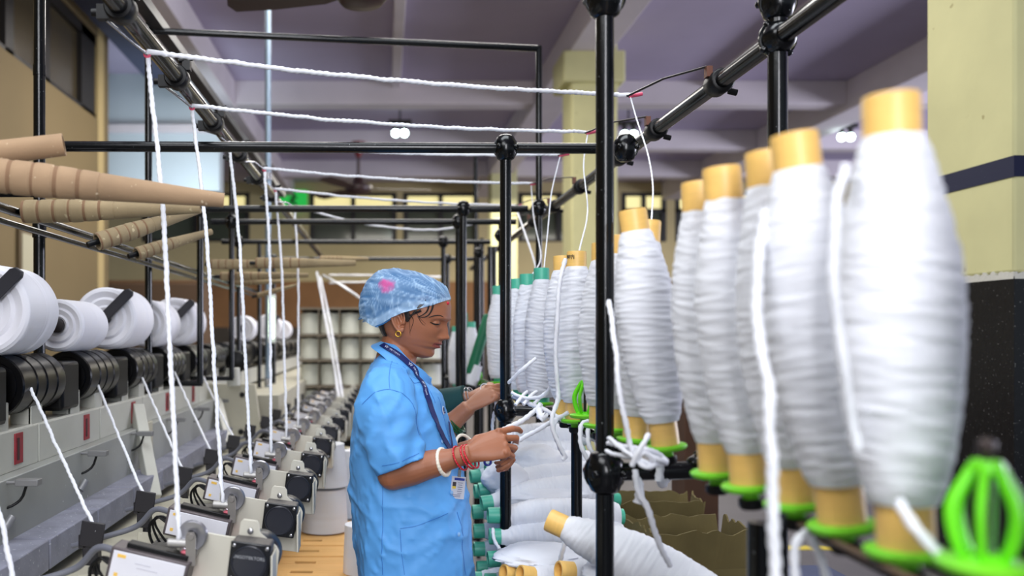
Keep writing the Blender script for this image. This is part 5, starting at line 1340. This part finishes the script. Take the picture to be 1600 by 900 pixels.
tt = sorted([sh(p) for p in TOP]); bb = sorted([sh(p) for p in BOT]); s0, s1 = -.012, 1.03
tt = [(s0, 0)] + [q for q in tt if q[0] > s0 + .004] + [(s1, 1)]; bb = [(s0, 0)] + [q for q in bb if q[0] > s0 + .004] + [(s1, 0)]
WT = [(s0, .001), (.0, .028), (.04, .052), (.12, .080), (.25, .090), (.45, .095), (.65, .093), (.8, .082), (.9, .066), (.97, .042), (1.01, .022), (s1, .002)]
rings = []; NC = 150; CREASE = []
yaw = M4.Rotation(R(-6), 3, 'Z'); ctr = V((P(632, 0, YB).x, YB, 0))
for i in range(NC + 1):
    q = i / NC; s = s0 + (s1 - s0) * (.5 - .5 * cos(pi * q)); hT, hB, wd = curve_at(tt, s), curve_at(bb, s), curve_at(WT, s); ring = []
    bp = F0 + dn * LL * s
    for j in range(150):
        t = 2 * pi * j / 150; c_, s_ = cos(t), sin(t)
        hh = hB + (hT - hB) * max(0, s_) ** .85 - .004 * max(0, -s_)
        yy = wd * math.copysign(abs(c_) ** .85, c_)
        sp_ = bp + up2 * hh; w3 = V((P(sp_.x, 0, YB).x, YB + yy, P(0, sp_.y, YB).z))
        am = .0028 * min(1, wd / .05) * (1 if s_ > -.1 else .3)
        # creases fan out from the gathered brow point
        ang = math.atan2(hh + 14, LL * s + 6)
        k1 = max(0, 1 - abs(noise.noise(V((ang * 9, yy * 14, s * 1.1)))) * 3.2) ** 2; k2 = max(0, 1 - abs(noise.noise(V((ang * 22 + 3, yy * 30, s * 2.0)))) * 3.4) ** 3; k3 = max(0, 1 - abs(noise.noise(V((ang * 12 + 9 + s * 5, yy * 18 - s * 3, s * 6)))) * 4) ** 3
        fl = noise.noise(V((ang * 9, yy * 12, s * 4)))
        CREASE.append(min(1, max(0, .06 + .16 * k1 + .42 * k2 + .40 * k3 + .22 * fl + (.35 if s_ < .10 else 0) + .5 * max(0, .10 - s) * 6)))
        w3 += V((0, math.copysign(1, c_) * abs(c_), max(0, s_))).normalized() * (am * (.55 * k1 + .5 * k2 + .35 * k3 + .6 * fl) - .0018)
        ring.append(yaw @ (w3 - ctr) + ctr)
    rings.append(ring)
capm = mat('cap_fabric', (112, 168, 222), .7, bump=(420, .35, .001), var=(60, .10), alpha=.80)
nt = capm.node_tree; b = nt.nodes['Principled BSDF']
def nd(t): return nt.nodes.new('ShaderNode' + t)
tc = nd('TexCoord'); pk = P(601, 443, YB - .085)
vm = nd('VectorMath'); vm.operation = 'DISTANCE'; vm.inputs[1].default_value = pk; nt.links.new(tc.outputs['Object'], vm.inputs[0])
ns = nd('TexNoise'); ns.inputs['Scale'].default_value = 55; nt.links.new(tc.outputs['Object'], ns.inputs['Vector'])
ma = nd('Math'); ma.operation = 'MULTIPLY_ADD'; ma.inputs[1].default_value = .024; nt.links.new(ns.outputs['Fac'], ma.inputs[0]); nt.links.new(vm.outputs['Value'], ma.inputs[2])
rp_ = nd('ValToRGB'); rp_.color_ramp.elements[0].position = .028; rp_.color_ramp.elements[0].color = (1, 1, 1, 1); rp_.color_ramp.elements[1].position = .040; rp_.color_ramp.elements[1].color = (0, 0, 0, 1); nt.links.new(ma.outputs[0], rp_.inputs[0])
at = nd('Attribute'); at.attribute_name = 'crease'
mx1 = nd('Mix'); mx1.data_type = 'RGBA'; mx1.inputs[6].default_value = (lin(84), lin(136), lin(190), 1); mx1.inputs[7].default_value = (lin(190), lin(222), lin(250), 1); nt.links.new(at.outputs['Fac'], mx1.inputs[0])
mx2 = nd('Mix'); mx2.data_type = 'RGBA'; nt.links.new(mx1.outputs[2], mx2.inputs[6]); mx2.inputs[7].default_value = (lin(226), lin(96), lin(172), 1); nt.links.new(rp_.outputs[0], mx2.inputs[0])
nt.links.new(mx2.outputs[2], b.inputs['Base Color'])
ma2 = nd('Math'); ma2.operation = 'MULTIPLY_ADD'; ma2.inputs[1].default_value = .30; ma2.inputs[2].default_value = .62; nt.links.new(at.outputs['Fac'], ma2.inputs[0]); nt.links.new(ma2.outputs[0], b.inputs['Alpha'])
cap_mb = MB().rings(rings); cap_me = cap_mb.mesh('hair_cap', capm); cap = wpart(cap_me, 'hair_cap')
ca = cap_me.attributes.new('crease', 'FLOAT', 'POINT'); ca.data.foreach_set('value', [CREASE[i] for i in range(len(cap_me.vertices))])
# gathered hair filling the cap
hr = []
for r_ in rings[8:-6:2]:
    c_ = sum(r_, V((0, 0, 0))) / len(r_); hr.append([c_ + (p - c_) * (.90 - .02 * noise.noise(p * 40)) for p in r_[::2]])
_off(MB().rings(hr).build('gathered_hair', HAIRM, W))
# elastic band along the rim
bandp = [P(x, y, YB - curve_at(WT, sh((x, y))[0]) * .72) for x, y in [(701, 469), (690, 473), (677, 478), (653, 484), (633, 489), (617, 496), (602, 505), (590, 509)]]
bandp = [yaw @ (p - ctr) + ctr for p in bandp]
_off(MB().tube(smooth_path(bandp, .004), .0032, 8).build('cap_band', mat('cap_band', (86, 168, 226), .7, bump=(300, .6, .002)), W))
# trousers and shoes below the frame
TRO = mat('trousers', (60, 44, 70), .8)
for sy in (-.085, .085):
    c = V((P(640, 0, YB).x, YB + sy, 0)); mb = MB()
    limb(mb, [c + V((0, 0, .92)), c + V((.01, 0, .5)), c + V((-.01, 0, .08))], [.095, .075, .055], 22); _off(mb.build('trouser_leg', TRO, W))
    mb = MB(); limb(mb, [c + V((-.05, 0, .035)), c + V((.03, 0, .045)), c + V((.12, 0, .035)), c + V((.18, 0, .028))], [.034, .042, .042, .027], 18, flat=.8); _off(mb.build('shoe', mat('shoe', (40, 34, 34), .5), W))

# ---------------- second worker, mostly hidden ----------------
D2 = V((.0, .50, 0)); W2 = empty('person', (0, YB + .5, 0), 'second worker hidden behind the first, only two forearms and a dark green sleeve visible', 'person', 'two workers at the creel')
def off2(o): o.location = V((0, -YB - .5, 0)); return o
mb = MB(); base_body(mb)
for v in mb.v: v += D2
NE, NW = P(668, 696, 2.74), P(733, 636, 2.70)
arm(mb, NE, NW, .036, .025, P(606, 612, 2.74)); 
hand(mb, NW, (.80, .05, .50), (-.45, -.55, .65), (0, .6, .8), [(.5, .6, .4), (.8, .9, .5), (.9, 1.1, .6), (1., 1.1, .6)], .5, [(.008, .018, -.010), (.034, .038, -.022), (.062, .036, -.034), (.086, .026, -.040)], .96)
FE, FW = P(668, 640, 2.98), P(733, 622, 2.92)
arm(mb, FE, FW, .036, .025, P(610, 600, 3.0))
hand(mb, FW, (.90, -.05, .42), (-.35, -.25, .85), (0, -1, .1), [(.7, .9, .5), (.8, 1.1, .6), (.9, 1.2, .6), (1., 1.2, .6)], .4, [(.008, .018, -.010), (.034, .040, -.014), (.062, .044, -.018), (.088, .036, -.020)], .98)
b2 = finish_body(mb, 'body', .0036, SKIN2, False); o = bpy.data.objects.new('body', b2); COL.objects.link(o); o.parent = W2; off2(o)
for me, nm in ((coat_me, 'coat'), (cap_me, 'hair_cap')):
    o = bpy.data.objects.new(nm, me); COL.objects.link(o); o.parent = W2; o.location = D2 + V((0, -YB - .5, 0))
GS = mat('dark_green_sleeve', (10, 62, 62), .8, bump=(30, .3, .004))
mb = MB(); limb(mb, [P(640, 640, 2.99), P(690, 634, 2.96), P(729, 623, 2.925)], [.062, .056, .046], 22); off2(mb.build('green_sleeve', GS, W2))
for i in range(3): off2(ring_mb(P(708 + i * 2.5, 665 - i * 2.5, 2.72), NW - NE, .036, .003).build('green_bangle', mat('green_glass', (12, 80, 40), .2), W2))
off2(ring_mb(P(737, 621, 2.92), FW - FE, .034, .0016).build('silver_bangle', STEEL, W2)); off2(ring_mb(P(732, 621, 2.92), FW - FE, .034, .0016).build('silver_bangle', STEEL, W2))
for sy in (-.085, .085):
    c = V((P(640, 0, YB).x, YB + .5 + sy, 0)); mb = MB(); limb(mb, [c + V((0, 0, .92)), c + V((.01, 0, .5)), c + V((-.01, 0, .08))], [.095, .075, .055], 22); off2(mb.build('trouser_leg', TRO, W2))
    mb = MB(); limb(mb, [c + V((-.05, 0, .035)), c + V((.03, 0, .045)), c + V((.12, 0, .035)), c + V((.18, 0, .028))], [.034, .042, .042, .027], 18, flat=.8); off2(mb.build('shoe', mat('shoe', (40, 34, 34)), W2))
o = yarn_mb([P(764, 612, 2.86), P(775, 616, 2.84), P(790, 622, 2.7), P(806, 620, 2.55)], .0055).build('yarn_strand', ROPE); tag(o, 'white yarn end held by the far pair of hands beside the thin post', 'yarn', RG)
o = ring_mb(P(757, 606, 2.84), (.3, 1, 0), .013, .0012).build('thread_loop', ROPE); tag(o, 'tiny thread loop between the far pair of hands', 'yarn')
